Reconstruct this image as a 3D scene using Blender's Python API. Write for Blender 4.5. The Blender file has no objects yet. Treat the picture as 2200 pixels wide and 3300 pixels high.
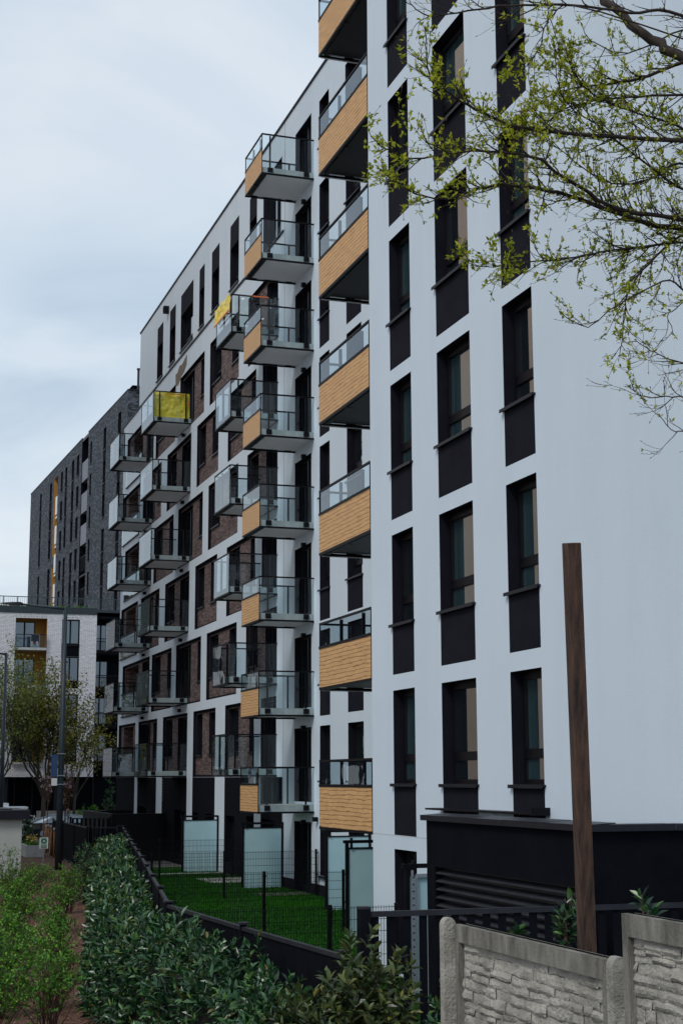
import bpy, math, random
from mathutils import Vector, Matrix, noise
R = random.Random(7)
C = bpy.context.scene.collection
SC = bpy.context.scene
GZ = -3.72            # ground level below the eye; everything is lifted by LIFT at the end
LIFT = 3.72
V0 = -9.962           # front plane of the near white block
V1 = -14.307          # front plane of the long block behind it
OFF = {}
rad = math.radians

# ------------------------------------------------------------------ materials
MATS = {}
def nodes(name):
    m = bpy.data.materials.new(name); m.use_nodes = True
    nt = m.node_tree; b = nt.nodes['Principled BSDF']
    MATS[name] = m
    return m, nt, b
def N(nt, t, **k):
    n = nt.nodes.new(t)
    for a, v in k.items():
        if hasattr(n, a): setattr(n, a, v)
        else: n.inputs[a].default_value = v
    return n
def ramp(nt, stops, fac):
    r = nt.nodes.new('ShaderNodeValToRGB')
    el = r.color_ramp.elements
    while len(el) < len(stops): el.new(0.5)
    for e, (p, c) in zip(el, stops):
        e.position = p; e.color = (c[0], c[1], c[2], 1)
    nt.links.new(fac, r.inputs['Fac'])
    return r
def coords(nt, kind='Object', scale=(1, 1, 1)):
    tc = nt.nodes.new('ShaderNodeTexCoord'); mp = nt.nodes.new('ShaderNodeMapping')
    mp.inputs['Scale'].default_value = scale
    nt.links.new(tc.outputs[kind], mp.inputs['Vector'])
    return mp.outputs['Vector']
def noisy(name, c1, c2, scale=3.0, rough=.7, bump=0.0, bscale=60, stretch=(1, 1, 1), spec=.5, metal=0, detail=6, lo=.3, hi=.7):
    m, nt, b = nodes(name)
    v = coords(nt, 'Object', stretch)
    n = N(nt, 'ShaderNodeTexNoise', Scale=scale, Detail=detail, Roughness=.6)
    nt.links.new(v, n.inputs['Vector'])
    r = ramp(nt, [(lo, c1), (hi, c2)], n.outputs['Fac'])
    nt.links.new(r.outputs['Color'], b.inputs['Base Color'])
    b.inputs['Roughness'].default_value = rough
    b.inputs['Specular IOR Level'].default_value = spec
    b.inputs['Metallic'].default_value = metal
    if bump:
        n2 = N(nt, 'ShaderNodeTexNoise', Scale=bscale, Detail=4, Roughness=.6)
        nt.links.new(v, n2.inputs['Vector'])
        bp = N(nt, 'ShaderNodeBump', Strength=bump, Distance=.02)
        nt.links.new(n2.outputs['Fac'], bp.inputs['Height'])
        nt.links.new(bp.outputs['Normal'], b.inputs['Normal'])
    return m
def brick(name, cols, mortar, bw, bh, ms=.012, rough=.8, bump=.3, soldier=False, nz=0.0):
    m, nt, b = nodes(name)
    tc = nt.nodes.new('ShaderNodeTexCoord'); sp = nt.nodes.new('ShaderNodeSeparateXYZ')
    nt.links.new(tc.outputs['Object'], sp.inputs[0])
    ad = N(nt, 'ShaderNodeMath', operation='ADD'); nt.links.new(sp.outputs['X'], ad.inputs[0]); nt.links.new(sp.outputs['Y'], ad.inputs[1])
    cb = nt.nodes.new('ShaderNodeCombineXYZ')
    nt.links.new(ad.outputs[0], cb.inputs[1 if soldier else 0]); nt.links.new(sp.outputs['Z'], cb.inputs[0 if soldier else 1])
    t = N(nt, 'ShaderNodeTexBrick')
    t.inputs['Scale'].default_value = 1; t.inputs['Brick Width'].default_value = bw; t.inputs['Row Height'].default_value = bh
    t.inputs['Mortar Size'].default_value = ms; t.inputs['Mortar Smooth'].default_value = .1
    t.inputs['Color1'].default_value = (0, 0, 0, 1); t.inputs['Color2'].default_value = (1, 1, 1, 1); t.inputs['Mortar'].default_value = (.5, .5, .5, 1)
    nt.links.new(cb.outputs[0], t.inputs['Vector'])
    stops = [((i + .0) / max(1, len(cols) - 1), c) for i, c in enumerate(cols)]
    r = ramp(nt, stops, t.outputs['Color'])
    src = r.outputs['Color']
    mx = N(nt, 'ShaderNodeMix', data_type='RGBA')
    nt.links.new(t.outputs['Fac'], mx.inputs['Factor']); nt.links.new(src, mx.inputs['A'])
    mx.inputs['B'].default_value = (*mortar, 1)
    n = N(nt, 'ShaderNodeTexNoise', Scale=9.0, Detail=5)
    nt.links.new(tc.outputs['Object'], n.inputs['Vector'])
    m2 = N(nt, 'ShaderNodeMix', data_type='RGBA', blend_type='MULTIPLY'); m2.inputs['Factor'].default_value = .55
    r2 = ramp(nt, [(.25, (.55, .55, .55)), (.75, (1.25, 1.25, 1.25))], n.outputs['Fac'])
    nt.links.new(mx.outputs['Result'], m2.inputs['A']); nt.links.new(r2.outputs['Color'], m2.inputs['B'])
    nt.links.new(m2.outputs['Result'], b.inputs['Base Color'])
    b.inputs['Roughness'].default_value = rough; b.inputs['Specular IOR Level'].default_value = .3
    bp = N(nt, 'ShaderNodeBump', Strength=bump, Distance=.01, invert=True)
    nt.links.new(t.outputs['Fac'], bp.inputs['Height']); nt.links.new(bp.outputs['Normal'], b.inputs['Normal'])
    return m
def plaster(name, base, dark):
    m, nt, b = nodes(name)
    tc = coords(nt)
    n = N(nt, 'ShaderNodeTexNoise', Scale=.35, Detail=7, Roughness=.62); nt.links.new(tc, n.inputs['Vector'])
    st = coords(nt, 'Object', (.8, .8, .10))
    s = N(nt, 'ShaderNodeTexNoise', Scale=1.6, Detail=5, Roughness=.65); nt.links.new(st, s.inputs['Vector'])
    ad = N(nt, 'ShaderNodeMath', operation='ADD'); nt.links.new(n.outputs['Fac'], ad.inputs[0]); nt.links.new(s.outputs['Fac'], ad.inputs[1])
    hf = N(nt, 'ShaderNodeMath', operation='MULTIPLY'); nt.links.new(ad.outputs[0], hf.inputs[0]); hf.inputs[1].default_value = .5
    r = ramp(nt, [(.33, dark), (.58, base)], hf.outputs[0])
    nt.links.new(r.outputs['Color'], b.inputs['Base Color'])
    b.inputs['Roughness'].default_value = .9; b.inputs['Specular IOR Level'].default_value = .2
    g = N(nt, 'ShaderNodeTexNoise', Scale=75.0, Detail=3, Roughness=.7); nt.links.new(tc, g.inputs['Vector'])
    bp = N(nt, 'ShaderNodeBump', Strength=.35, Distance=.012); nt.links.new(g.outputs['Fac'], bp.inputs['Height'])
    nt.links.new(bp.outputs['Normal'], b.inputs['Normal'])
    return m
def thin_glass(name, tint, ior=1.9, rough=0.0):
    m, nt, b = nodes(name); nt.nodes.remove(b)
    out = nt.nodes['Material Output']
    tr = N(nt, 'ShaderNodeBsdfTransparent'); tr.inputs['Color'].default_value = (*tint, 1)
    gl = N(nt, 'ShaderNodeBsdfGlossy'); gl.inputs['Roughness'].default_value = rough; gl.inputs['Color'].default_value = (.92, .97, 1, 1)
    tc = coords(nt)
    nz = N(nt, 'ShaderNodeTexNoise', Scale=1.3, Detail=2); nt.links.new(tc, nz.inputs['Vector'])
    bp = N(nt, 'ShaderNodeBump', Strength=.05, Distance=.05); nt.links.new(nz.outputs['Fac'], bp.inputs['Height'])
    nt.links.new(bp.outputs['Normal'], gl.inputs['Normal'])
    fr = N(nt, 'ShaderNodeFresnel'); fr.inputs['IOR'].default_value = ior
    mx = N(nt, 'ShaderNodeMixShader')
    nt.links.new(fr.outputs[0], mx.inputs[0]); nt.links.new(tr.outputs[0], mx.inputs[1]); nt.links.new(gl.outputs[0], mx.inputs[2])
    nt.links.new(mx.outputs[0], out.inputs['Surface'])
    return m
def leafmat(name, stops, rough=.45, spec=.5, transl=.25):
    m, nt, b = nodes(name)
    g = nt.nodes.new('ShaderNodeNewGeometry')
    r = ramp(nt, stops, g.outputs['Random Per Island'])
    nt.links.new(r.outputs['Color'], b.inputs['Base Color'])
    b.inputs['Roughness'].default_value = rough; b.inputs['Specular IOR Level'].default_value = spec
    if transl:
        out = nt.nodes['Material Output']
        t = N(nt, 'ShaderNodeBsdfTranslucent'); nt.links.new(r.outputs['Color'], t.inputs['Color'])
        mx = N(nt, 'ShaderNodeMixShader'); mx.inputs[0].default_value = transl
        nt.links.new(b.outputs[0], mx.inputs[1]); nt.links.new(t.outputs[0], mx.inputs[2]); nt.links.new(mx.outputs[0], out.inputs['Surface'])
    return m
def woodpanel(name):
    m, nt, b = nodes(name)
    tc = nt.nodes.new('ShaderNodeTexCoord'); mp = nt.nodes.new('ShaderNodeMapping'); mp.inputs['Scale'].default_value = (.24, .24, 1)
    oi = nt.nodes.new('ShaderNodeObjectInfo')
    va = N(nt, 'ShaderNodeVectorMath', operation='ADD'); nt.links.new(tc.outputs['Object'], va.inputs[0])
    sc = N(nt, 'ShaderNodeVectorMath', operation='SCALE'); sc.inputs[3].default_value = 17.0
    cx = nt.nodes.new('ShaderNodeCombineXYZ'); nt.links.new(oi.outputs['Random'], cx.inputs[0]); nt.links.new(oi.outputs['Random'], cx.inputs[2])
    nt.links.new(cx.outputs[0], sc.inputs[0]); nt.links.new(sc.outputs[0], va.inputs[1]); nt.links.new(va.outputs[0], mp.inputs['Vector'])
    wv = N(nt, 'ShaderNodeTexWave', wave_type='BANDS', bands_direction='Z')
    wv.inputs['Scale'].default_value = 3.6; wv.inputs['Distortion'].default_value = 4.6; wv.inputs['Detail'].default_value = 5; wv.inputs['Detail Scale'].default_value = 1.7; wv.inputs['Detail Roughness'].default_value = .68
    nt.links.new(mp.outputs[0], wv.inputs['Vector'])
    r = ramp(nt, [(0, (.26, .12, .045)), (.035, (.34, .17, .065)), (.10, (.57, .32, .13)), (.6, (.68, .41, .19)), (1, (.61, .355, .15))], wv.outputs['Color'])
    n2 = N(nt, 'ShaderNodeTexNoise', Scale=16, Detail=3); nt.links.new(mp.outputs[0], n2.inputs['Vector'])
    m2 = N(nt, 'ShaderNodeMix', data_type='RGBA', blend_type='MULTIPLY'); m2.inputs['Factor'].default_value = .5
    r2 = ramp(nt, [(.3, (.7, .7, .7)), (.7, (1.15, 1.15, 1.15))], n2.outputs['Fac'])
    nt.links.new(r.outputs['Color'], m2.inputs['A']); nt.links.new(r2.outputs['Color'], m2.inputs['B'])
    nt.links.new(m2.outputs['Result'], b.inputs['Base Color'])
    b.inputs['Roughness'].default_value = .55
    return m

WHITE = plaster('white_plaster', (.605, .69, .775), (.56, .65, .735))
DARKP = noisy('dark_plaster', (.0068, .0070, .0125), (.0115, .0115, .0190), 2.5, .9, .3, 90, spec=.12)
GROUNDP = noisy('charcoal_plaster', (.0028, .0032, .006), (.0055, .006, .010), 2.5, .9, .3, 90, spec=.07)
METAL = noisy('black_metal', (.003, .003, .005), (.0055, .0055, .0085), 6, .5, .0, spec=.16)
SILL = noisy('sill_metal', (.008, .009, .014), (.014, .015, .022), 8, .42, 0, spec=.22)
FENCEM = noisy('fence_coating', (.004, .0045, .007), (.007, .008, .012), 5, .8, .0, spec=.04)
RAILM = noisy('rail_metal', (.010, .011, .016), (.020, .022, .030), 5, .5, .0, spec=.3)
CAPM = noisy('cap_metal', (.012, .013, .019), (.022, .024, .032), 5, .42, 0, spec=.35)
WFRAME = noisy('window_frame_paint', (.0035, .0035, .006), (.006, .006, .009), 8, .45, 0, spec=.18)
SOFFIT = noisy('soffit_plaster', (.80, .82, .85), (.85, .87, .89), 3, .9, .2, 120)
CONC = noisy('slab_concrete', (.34, .36, .36), (.48, .50, .49), 4, .8, .2, 40)
BROWNB = brick('brown_brick', [(.065, .04, .038), (.125, .08, .076), (.165, .112, .108), (.23, .17, .168)], (.06, .05, .05), .26, .075, .010)
GREYB = brick('speckled_brick', [(.018, .021, .030), (.03, .035, .048), (.065, .075, .095), (.12, .135, .165)], (.03, .034, .042), .34, .14, .012)
WHITEB = brick('white_brick', [(.66, .66, .70), (.74, .74, .78), (.80, .80, .84)], (.36, .36, .39), .30, .10, .014)
SOLDB = brick('white_soldier_brick', [(.66, .66, .70), (.78, .78, .82)], (.10, .10, .12), .30, .10, .014, soldier=True)
OCHRE = noisy('ochre_plaster', (.34, .17, .03), (.42, .22, .045), 3, .85)
WOODP = woodpanel('oak_panel')
GLASS = thin_glass('balcony_glass', (.84, .91, .93), 1.55)
GLASSF = thin_glass('balcony_front_glass', (.78, .87, .90), 2.0)
FROST = noisy('frosted_glass', (.34, .53, .60), (.40, .59, .65), 1.5, .35, 0, spec=.5)
m, nt, b = nodes('window_glass'); b.inputs['Base Color'].default_value = (.006, .012, .015, 1); b.inputs['Roughness'].default_value = .015; b.inputs['IOR'].default_value = 4.2; b.inputs['Specular IOR Level'].default_value = .6
_tc = coords(nt); _n = N(nt, 'ShaderNodeTexNoise', Scale=1.0, Detail=1); nt.links.new(_tc, _n.inputs['Vector']); _b = N(nt, 'ShaderNodeBump', Strength=.04, Distance=.05); nt.links.new(_n.outputs['Fac'], _b.inputs['Height']); nt.links.new(_b.outputs['Normal'], b.inputs['Normal'])
WGLASS = m
m, nt, b = nodes('curtained_glass')
_tc = coords(nt, 'Object', (22, 22, .3)); _n = N(nt, 'ShaderNodeTexNoise', Scale=1.0, Detail=2); nt.links.new(_tc, _n.inputs['Vector'])
_r = ramp(nt, [(.35, (.012, .03, .036)), (.65, (.035, .075, .085))], _n.outputs['Fac']); nt.links.new(_r.outputs['Color'], b.inputs['Base Color'])
b.inputs['Roughness'].default_value = .015; b.inputs['IOR'].default_value = 4.2; b.inputs['Specular IOR Level'].default_value = .6
CGLASS = m
TEAL = noisy('teal_fascia', (.012, .022, .03), (.02, .032, .042), 3, .5)
GRAVEL = noisy('mulch_soil', (.05, .028, .018), (.16, .075, .045), 14, .95, 1.0, 30, lo=.35, hi=.65)
PAVE = noisy('grey_paving', (.09, .09, .09), (.14, .14, .135), 2.5, .9, .3, 40)
ASPH = noisy('asphalt', (.035, .036, .038), (.06, .061, .063), 6, .9, .4, 120)
LAWNM = noisy('lawn_grass', (.006, .048, .004), (.022, .098, .009), 1.6, .95, .8, 80, spec=.05)
BARK = noisy('bark', (.018, .013, .010), (.05, .038, .03), 12, .9, .8, 40, (1, 1, .3))
BARKL = noisy('grey_bark', (.05, .042, .036), (.12, .10, .09), 14, .85, .8, 40)
OLDC = noisy('weathered_concrete', (.19, .18, .155), (.45, .425, .375), 5, .92, .9, 45)
STAINC = noisy('stained_concrete', (.09, .084, .064), (.32, .305, .27), 3.5, .92, .9, 55, (3, 3, .8))
POSTW = noisy('old_timber', (.022, .012, .009), (.17, .085, .055), 3.2, .88, 1.0, 34, (11, 11, .28), detail=10, lo=.32, hi=.72)
STAKE = noisy('stake_wood', (.22, .10, .04), (.38, .19, .08), 6, .8, .3, 40, (4, 4, .5))
UTIL = plaster('grey_render', (.42, .44, .42), (.36, .38, .365))
LAMPM = noisy('lamp_steel', (.022, .038, .052), (.036, .058, .075), 4, .42, 0, spec=.5)
GALV = noisy('galvanised_steel', (.30, .35, .42), (.48, .53, .60), 30, .4, 0, metal=.6)
PLWHITE = noisy('white_paint', (.68, .70, .72), (.78, .79, .8), 5, .6)
BEIGE = noisy('beige_plaster', (.86, .60, .44), (.90, .66, .49), 1.2, .9)

# ------------------------------------------------------------------ mesh building
class MB:
    def __init__(s): s.v = []; s.f = []; s.m = []
    def quad(s, a, b, c, d, mi=0):
        i = len(s.v); s.v += [a, b, c, d]; s.f.append((i, i + 1, i + 2, i + 3)); s.m.append(mi)
    def poly(s, pts, mi=0):
        i = len(s.v); s.v += list(pts); s.f.append(tuple(range(i, i + len(pts)))); s.m.append(mi)
    def box(s, x0, x1, y0, y1, z0, z1, mi=0):
        if x0 > x1: x0, x1 = x1, x0
        if y0 > y1: y0, y1 = y1, y0
        if z0 > z1: z0, z1 = z1, z0
        i = len(s.v)
        s.v += [(x0, y0, z0), (x1, y0, z0), (x1, y1, z0), (x0, y1, z0), (x0, y0, z1), (x1, y0, z1), (x1, y1, z1), (x0, y1, z1)]
        for q in ((0, 3, 2, 1), (4, 5, 6, 7), (0, 1, 5, 4), (1, 2, 6, 5), (2, 3, 7, 6), (3, 0, 4, 7)):
            s.f.append(tuple(i + k for k in q)); s.m.append(mi)
    def obox(s, p, ax, ay, az, mi=0):
        """box from corner-centre p with half vectors"""
        p, ax, ay, az = map(Vector, (p, ax, ay, az))
        i = len(s.v)
        for k in ((-1, -1, -1), (1, -1, -1), (1, 1, -1), (-1, 1, -1), (-1, -1, 1), (1, -1, 1), (1, 1, 1), (-1, 1, 1)):
            s.v.append(tuple(p + ax * k[0] + ay * k[1] + az * k[2]))
        for q in ((0, 3, 2, 1), (4, 5, 6, 7), (0, 1, 5, 4), (1, 2, 6, 5), (2, 3, 7, 6), (3, 0, 4, 7)):
            s.f.append(tuple(i + k for k in q)); s.m.append(mi)
    def tube(s, pts, rs, n=6, mi=0, cap=True):
        pts = [Vector(p) for p in pts]
        if not hasattr(rs, '__len__'): rs = [rs] * len(pts)
        i0 = len(s.v); up = None
        for k, p in enumerate(pts):
            t = (pts[min(k + 1, len(pts) - 1)] - pts[max(k - 1, 0)])
            if t.length < 1e-6: t = Vector((0, 0, 1))
            t.normalize()
            a = Vector((0, 0, 1)) if abs(t.z) < .9 else Vector((1, 0, 0))
            if up is not None: a = up
            x = t.cross(a)
            if x.length < 1e-4: x = t.orthogonal()
            x.normalize(); y = x.cross(t); up = y
            for j in range(n):
                an = 2 * math.pi * j / n
                q = p + (x * math.cos(an) + y * math.sin(an)) * rs[k]
                s.v.append((q.x, q.y, q.z))
        for k in range(len(pts) - 1):
            for j in range(n):
                a = i0 + k * n + j; b2 = i0 + k * n + (j + 1) % n
                s.f.append((a, b2, b2 + n, a + n)); s.m.append(mi)
        if cap:
            s.f.append(tuple(i0 + j for j in range(n))[::-1]); s.m.append(mi)
            s.f.append(tuple(i0 + (len(pts) - 1) * n + j for j in range(n))); s.m.append(mi)
    def cyl(s, p, r, z0, z1, n=12, mi=0, r1=None):
        s.tube([(p[0], p[1], z0), (p[0], p[1], z1)], [r, r if r1 is None else r1], n, mi)
    def wall(s, u0, u1, z0, z1, v, ops, mi=0, axis='x'):
        """wall in a plane y=v facing +y; ops: (a,b,c,d,depth,mi_reveal)"""
        us = sorted({round(x, 4) for x in [u0, u1] + [min(max(q, u0), u1) for o in ops for q in o[:2]]})
        zs = sorted({round(x, 4) for x in [z0, z1] + [min(max(q, z0), z1) for o in ops for q in o[2:4]]})
        for i in range(len(us) - 1):
            j = 0
            while j < len(zs) - 1:
                cu = (us[i] + us[i + 1]) / 2
                def hit(k):
                    cz = (zs[k] + zs[k + 1]) / 2
                    for o in ops:
                        if o[0] < cu < o[1] and o[2] < cz < o[3]: return o
                h = hit(j); j2 = j + 1
                while j2 < len(zs) - 1 and hit(j2) is h: j2 += 1
                if h is None or h[4] == 0:
                    k = mi if h is None else h[5]
                    s.quad((us[i + 1], v, zs[j]), (us[i], v, zs[j]), (us[i], v, zs[j2]), (us[i + 1], v, zs[j2]), k)
                j = j2
        for o in ops:
            a, b, c, d, dep, k = o[:6]
            if dep:
                w = v - dep
                s.quad((a, v, c), (a, w, c), (a, w, d), (a, v, d), k)
                s.quad((b, w, c), (b, v, c), (b, v, d), (b, w, d), k)
                s.quad((a, w, d), (b, w, d), (b, v, d), (a, v, d), k)
                s.quad((a, v, c), (b, v, c), (b, w, c), (a, w, c), k)
    def build(s, name, mats, parent=None, smooth=False, loc=None, local=False):
        o = Vector((0, 0, 0))
        if parent is not None: o = OFF.get(parent.name, Vector((0, 0, 0)))
        loc = Vector(loc) if loc is not None else None
        base = o + (loc if (loc is not None and local) else Vector((0, 0, 0)))
        if loc is not None and not local: base = loc
        me = bpy.data.meshes.new(name)
        if local: me.from_pydata(s.v, [], s.f)
        else: me.from_pydata([(a - base.x, b - base.y, c - base.z) for a, b, c in s.v], [], s.f)
        mats = mats if isinstance(mats, (list, tuple)) else [mats]
        for x in mats: me.materials.append(x)
        if len(mats) > 1: me.polygons.foreach_set('material_index', s.m)
        if smooth: me.polygons.foreach_set('use_smooth', [True] * len(me.polygons))
        me.update()
        return link(name, me, parent, base)
def link(name, me, parent, base):
    ob = bpy.data.objects.new(name, me); C.objects.link(ob)
    base = Vector(base)
    if parent is not None:
        ob.parent = parent; ob.location = base - OFF.get(parent.name, Vector((0, 0, 0)))
    else: ob.location = base
    OFF[ob.name] = base
    return ob
def tag(o, label=None, cat=None, group=None, kind=None):
    if label: o['label'] = label
    if cat: o['category'] = cat
    if group: o['group'] = group
    if kind: o['kind'] = kind
    return o
def thing(name, loc, label, cat, group=None):
    o = bpy.data.objects.new(name, None); C.objects.link(o); o.location = loc; o.empty_display_size = .2
    OFF[o.name] = Vector(loc)
    return tag(o, label, cat, group)
def copy_part(o, parent, delta):
    c = o.copy(); C.objects.link(c); c.parent = parent; c.location = o.location + Vector(delta)
    for ch in [x for x in o.children]:
        d = ch.copy(); C.objects.link(d); d.parent = c
    return c
def copy_thing(o, loc, label=None):
    c = o.copy(); C.objects.link(c); c.location = loc
    if label: c['label'] = label
    OFF[c.name] = Vector(loc)
    for ch in list(o.children):
        d = ch.copy(); C.objects.link(d); d.parent = c
        for g in list(ch.children):
            e = g.copy(); C.objects.link(e); e.parent = d
    return c

# ------------------------------------------------------------------ world, sun, camera
w = bpy.data.worlds.new("World"); SC.world = w; w.use_nodes = True
nt = w.node_tree; bg = nt.nodes['Background']
sky = nt.nodes.new('ShaderNodeTexSky'); sky.sky_type = 'NISHITA'; sky.sun_disc = False
SUN_EL, SUN_ROT = rad(48), rad(-38)
sky.sun_elevation = SUN_EL; sky.sun_rotation = SUN_ROT; sky.air_density = 1.2; sky.dust_density = 2.0
tc = nt.nodes.new('ShaderNodeTexCoord')
sep = nt.nodes.new('ShaderNodeSeparateXYZ'); nt.links.new(tc.outputs['Generated'], sep.inputs[0])
# project the cloud deck onto a high plane so that it flattens towards the horizon
zz = N(nt, 'ShaderNodeMath', operation='ADD'); nt.links.new(sep.outputs['Z'], zz.inputs[0]); zz.inputs[1].default_value = .12
dx = N(nt, 'ShaderNodeMath', operation='DIVIDE'); nt.links.new(sep.outputs['X'], dx.inputs[0]); nt.links.new(zz.outputs[0], dx.inputs[1])
dy = N(nt, 'ShaderNodeMath', operation='DIVIDE'); nt.links.new(sep.outputs['Y'], dy.inputs[0]); nt.links.new(zz.outputs[0], dy.inputs[1])
cb = nt.nodes.new('ShaderNodeCombineXYZ'); nt.links.new(dx.outputs[0], cb.inputs[0]); nt.links.new(dy.outputs[0], cb.inputs[1])
n1 = N(nt, 'ShaderNodeTexNoise', Scale=1.75, Detail=6, Roughness=.52, Distortion=.5); nt.links.new(cb.outputs[0], n1.inputs['Vector'])
cl = ramp(nt, [(.33, (3.7, 4.6, 5.6)), (.50, (4.7, 5.5, 6.35)), (.70, (5.9, 6.4, 6.9))], n1.outputs['Fac'])
hz = ramp(nt, [(0.0, (1, 1, 1)), (.30, (0, 0, 0))], sep.outputs['Z'])
mh = N(nt, 'ShaderNodeMix', data_type='RGBA'); nt.links.new(hz.outputs['Color'], mh.inputs['Factor'])
nt.links.new(cl.outputs['Color'], mh.inputs['A']); mh.inputs['B'].default_value = (6.0, 6.55, 7.05, 1)
ms = N(nt, 'ShaderNodeMix', data_type='RGBA'); ms.inputs['Factor'].default_value = .88
nt.links.new(sky.outputs[0], ms.inputs['A']); nt.links.new(mh.outputs['Result'], ms.inputs['B'])
nt.links.new(ms.outputs['Result'], bg.inputs['Color']); bg.inputs['Strength'].default_value = .1
sl = bpy.data.lights.new('sun', 'SUN'); sl.energy = 1.15; sl.angle = rad(16); sl.color = (1, .96, .9)
so = bpy.data.objects.new('sun', sl); C.objects.link(so)
# sky sun direction: rotation measured from +Y towards +X
sd = Vector((math.sin(SUN_ROT) * math.cos(SUN_EL), math.cos(SUN_ROT) * math.cos(SUN_EL), math.sin(SUN_EL)))
so.rotation_euler = (-sd).to_track_quat('-Z', 'Y').to_euler(); so.location = (0, 20, 40)
cam = bpy.data.cameras.new('camera'); co = bpy.data.objects.new('camera', cam); C.objects.link(co); SC.camera = co
pitch, yaw, roll = rad(10.05592409), rad(18.35195063), rad(-.21268306)
fw = Vector((math.cos(yaw) * math.cos(pitch), -math.sin(yaw) * math.cos(pitch), math.sin(pitch)))
rt = Vector((-math.sin(yaw), -math.cos(yaw), 0)); up = rt.cross(fw)
r2 = rt * math.cos(roll) + up * math.sin(roll); u2 = -rt * math.sin(roll) + up * math.cos(roll)
co.matrix_world = Matrix((r2, u2, -fw)).transposed().to_4x4()
cam.sensor_fit = 'HORIZONTAL'; cam.sensor_width = 36; cam.lens = 4821.758 / 2200 * 36; cam.clip_end = 2000; cam.clip_start = .1
SC.view_settings.view_transform = 'Standard'; SC.view_settings.look = 'None'; SC.view_settings.exposure = 0.43; SC.view_settings.gamma = 1
SC.cycles.max_bounces = 8; SC.cycles.transparent_max_bounces = 24; SC.cycles.glossy_bounces = 4
# ------------------------------------------------------------------ windows, doors, balconies
WC = {}
def window(parent, a, b, c, d, v, depth, style='plain', name=None, glass=None):
    """frame mesh in an opening a..b (along x), c..d (height) set back from wall plane v"""
    wd, h = round(b - a, 3), round(d - c, 3)
    glass = glass or WGLASS
    key = (wd, h, style, depth, glass.name)
    if key not in WC:
        f = MB(); t = .075; y0, y1 = -.06, .0
        f.box(0, t, y0, y1, 0, h); f.box(wd - t, wd, y0, y1, 0, h)
        f.box(t, wd - t, y0, y1, 0, t); f.box(t, wd - t, y0, y1, h - t, h)
        if style == 'rail':
            f.box(t, wd - t, y0, y1 + .006, h * .225, h * .225 + .15); f.box(t, t + .05, y0, y1 + .02, h * .3, h - t); f.box(wd - t - .05, wd - t, y0, y1 + .02, h * .3, h - t)
            f.box(t + .05, wd - t - .05, y0, y1 + .02, h - t - .05, h - t)
        elif style == 'door':
            f.box(wd * .5 - .06, wd * .5 + .06, y0, y1 + .02, t, h - t)
            f.box(t, wd - t, y0, y1 + .01, t, t + .1)
        elif style == 'plain':
            f.box(t, wd - t, y0, y1 + .006, h * .25, h * .25 + .09)
        g = MB(); g.quad((wd - t, -.035, t), (t, -.035, t), (t, -.035, h - t), (wd - t, -.035, h - t))
        WC[key] = [f, g, None, None]
    f, g, fm, gm = WC[key]
    base = Vector((a, v - depth + .0, c)); nm = name or ('balcony_door' if style == 'door' else 'window')
    if fm is None:
        o = f.build(nm, WFRAME, parent, loc=base); o.location = base - OFF[parent.name]
        me = bpy.data.meshes.new('window'); me.from_pydata(f.v, [], f.f); me.materials.append(WFRAME); o.data = me
        gme = bpy.data.meshes.new('pane'); gme.from_pydata(g.v, [], g.f); gme.materials.append(glass)
        WC[key][2], WC[key][3] = me, gme
    else:
        o = link(nm, fm, parent, base)
    p = bpy.data.objects.new('pane', WC[key][3]); C.objects.link(p); p.parent = o
    OFF[o.name] = base
    return o
SLC = {}
def sill(win, wd, depth, over=.05, mat=None):
    k = (round(wd, 3), depth)
    if k not in SLC:
        s = MB(); s.box(-over, wd + over, 0, depth + .07, -.035, -.004); s.box(-over, wd + over, depth + .058, depth + .070, -.06, -.035)
        me = bpy.data.meshes.new('sill'); me.from_pydata(s.v, [], s.f); me.materials.append(SILL); SLC[k] = me
    p = bpy.data.objects.new('sill', SLC[k]); C.objects.link(p); p.parent = win
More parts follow.
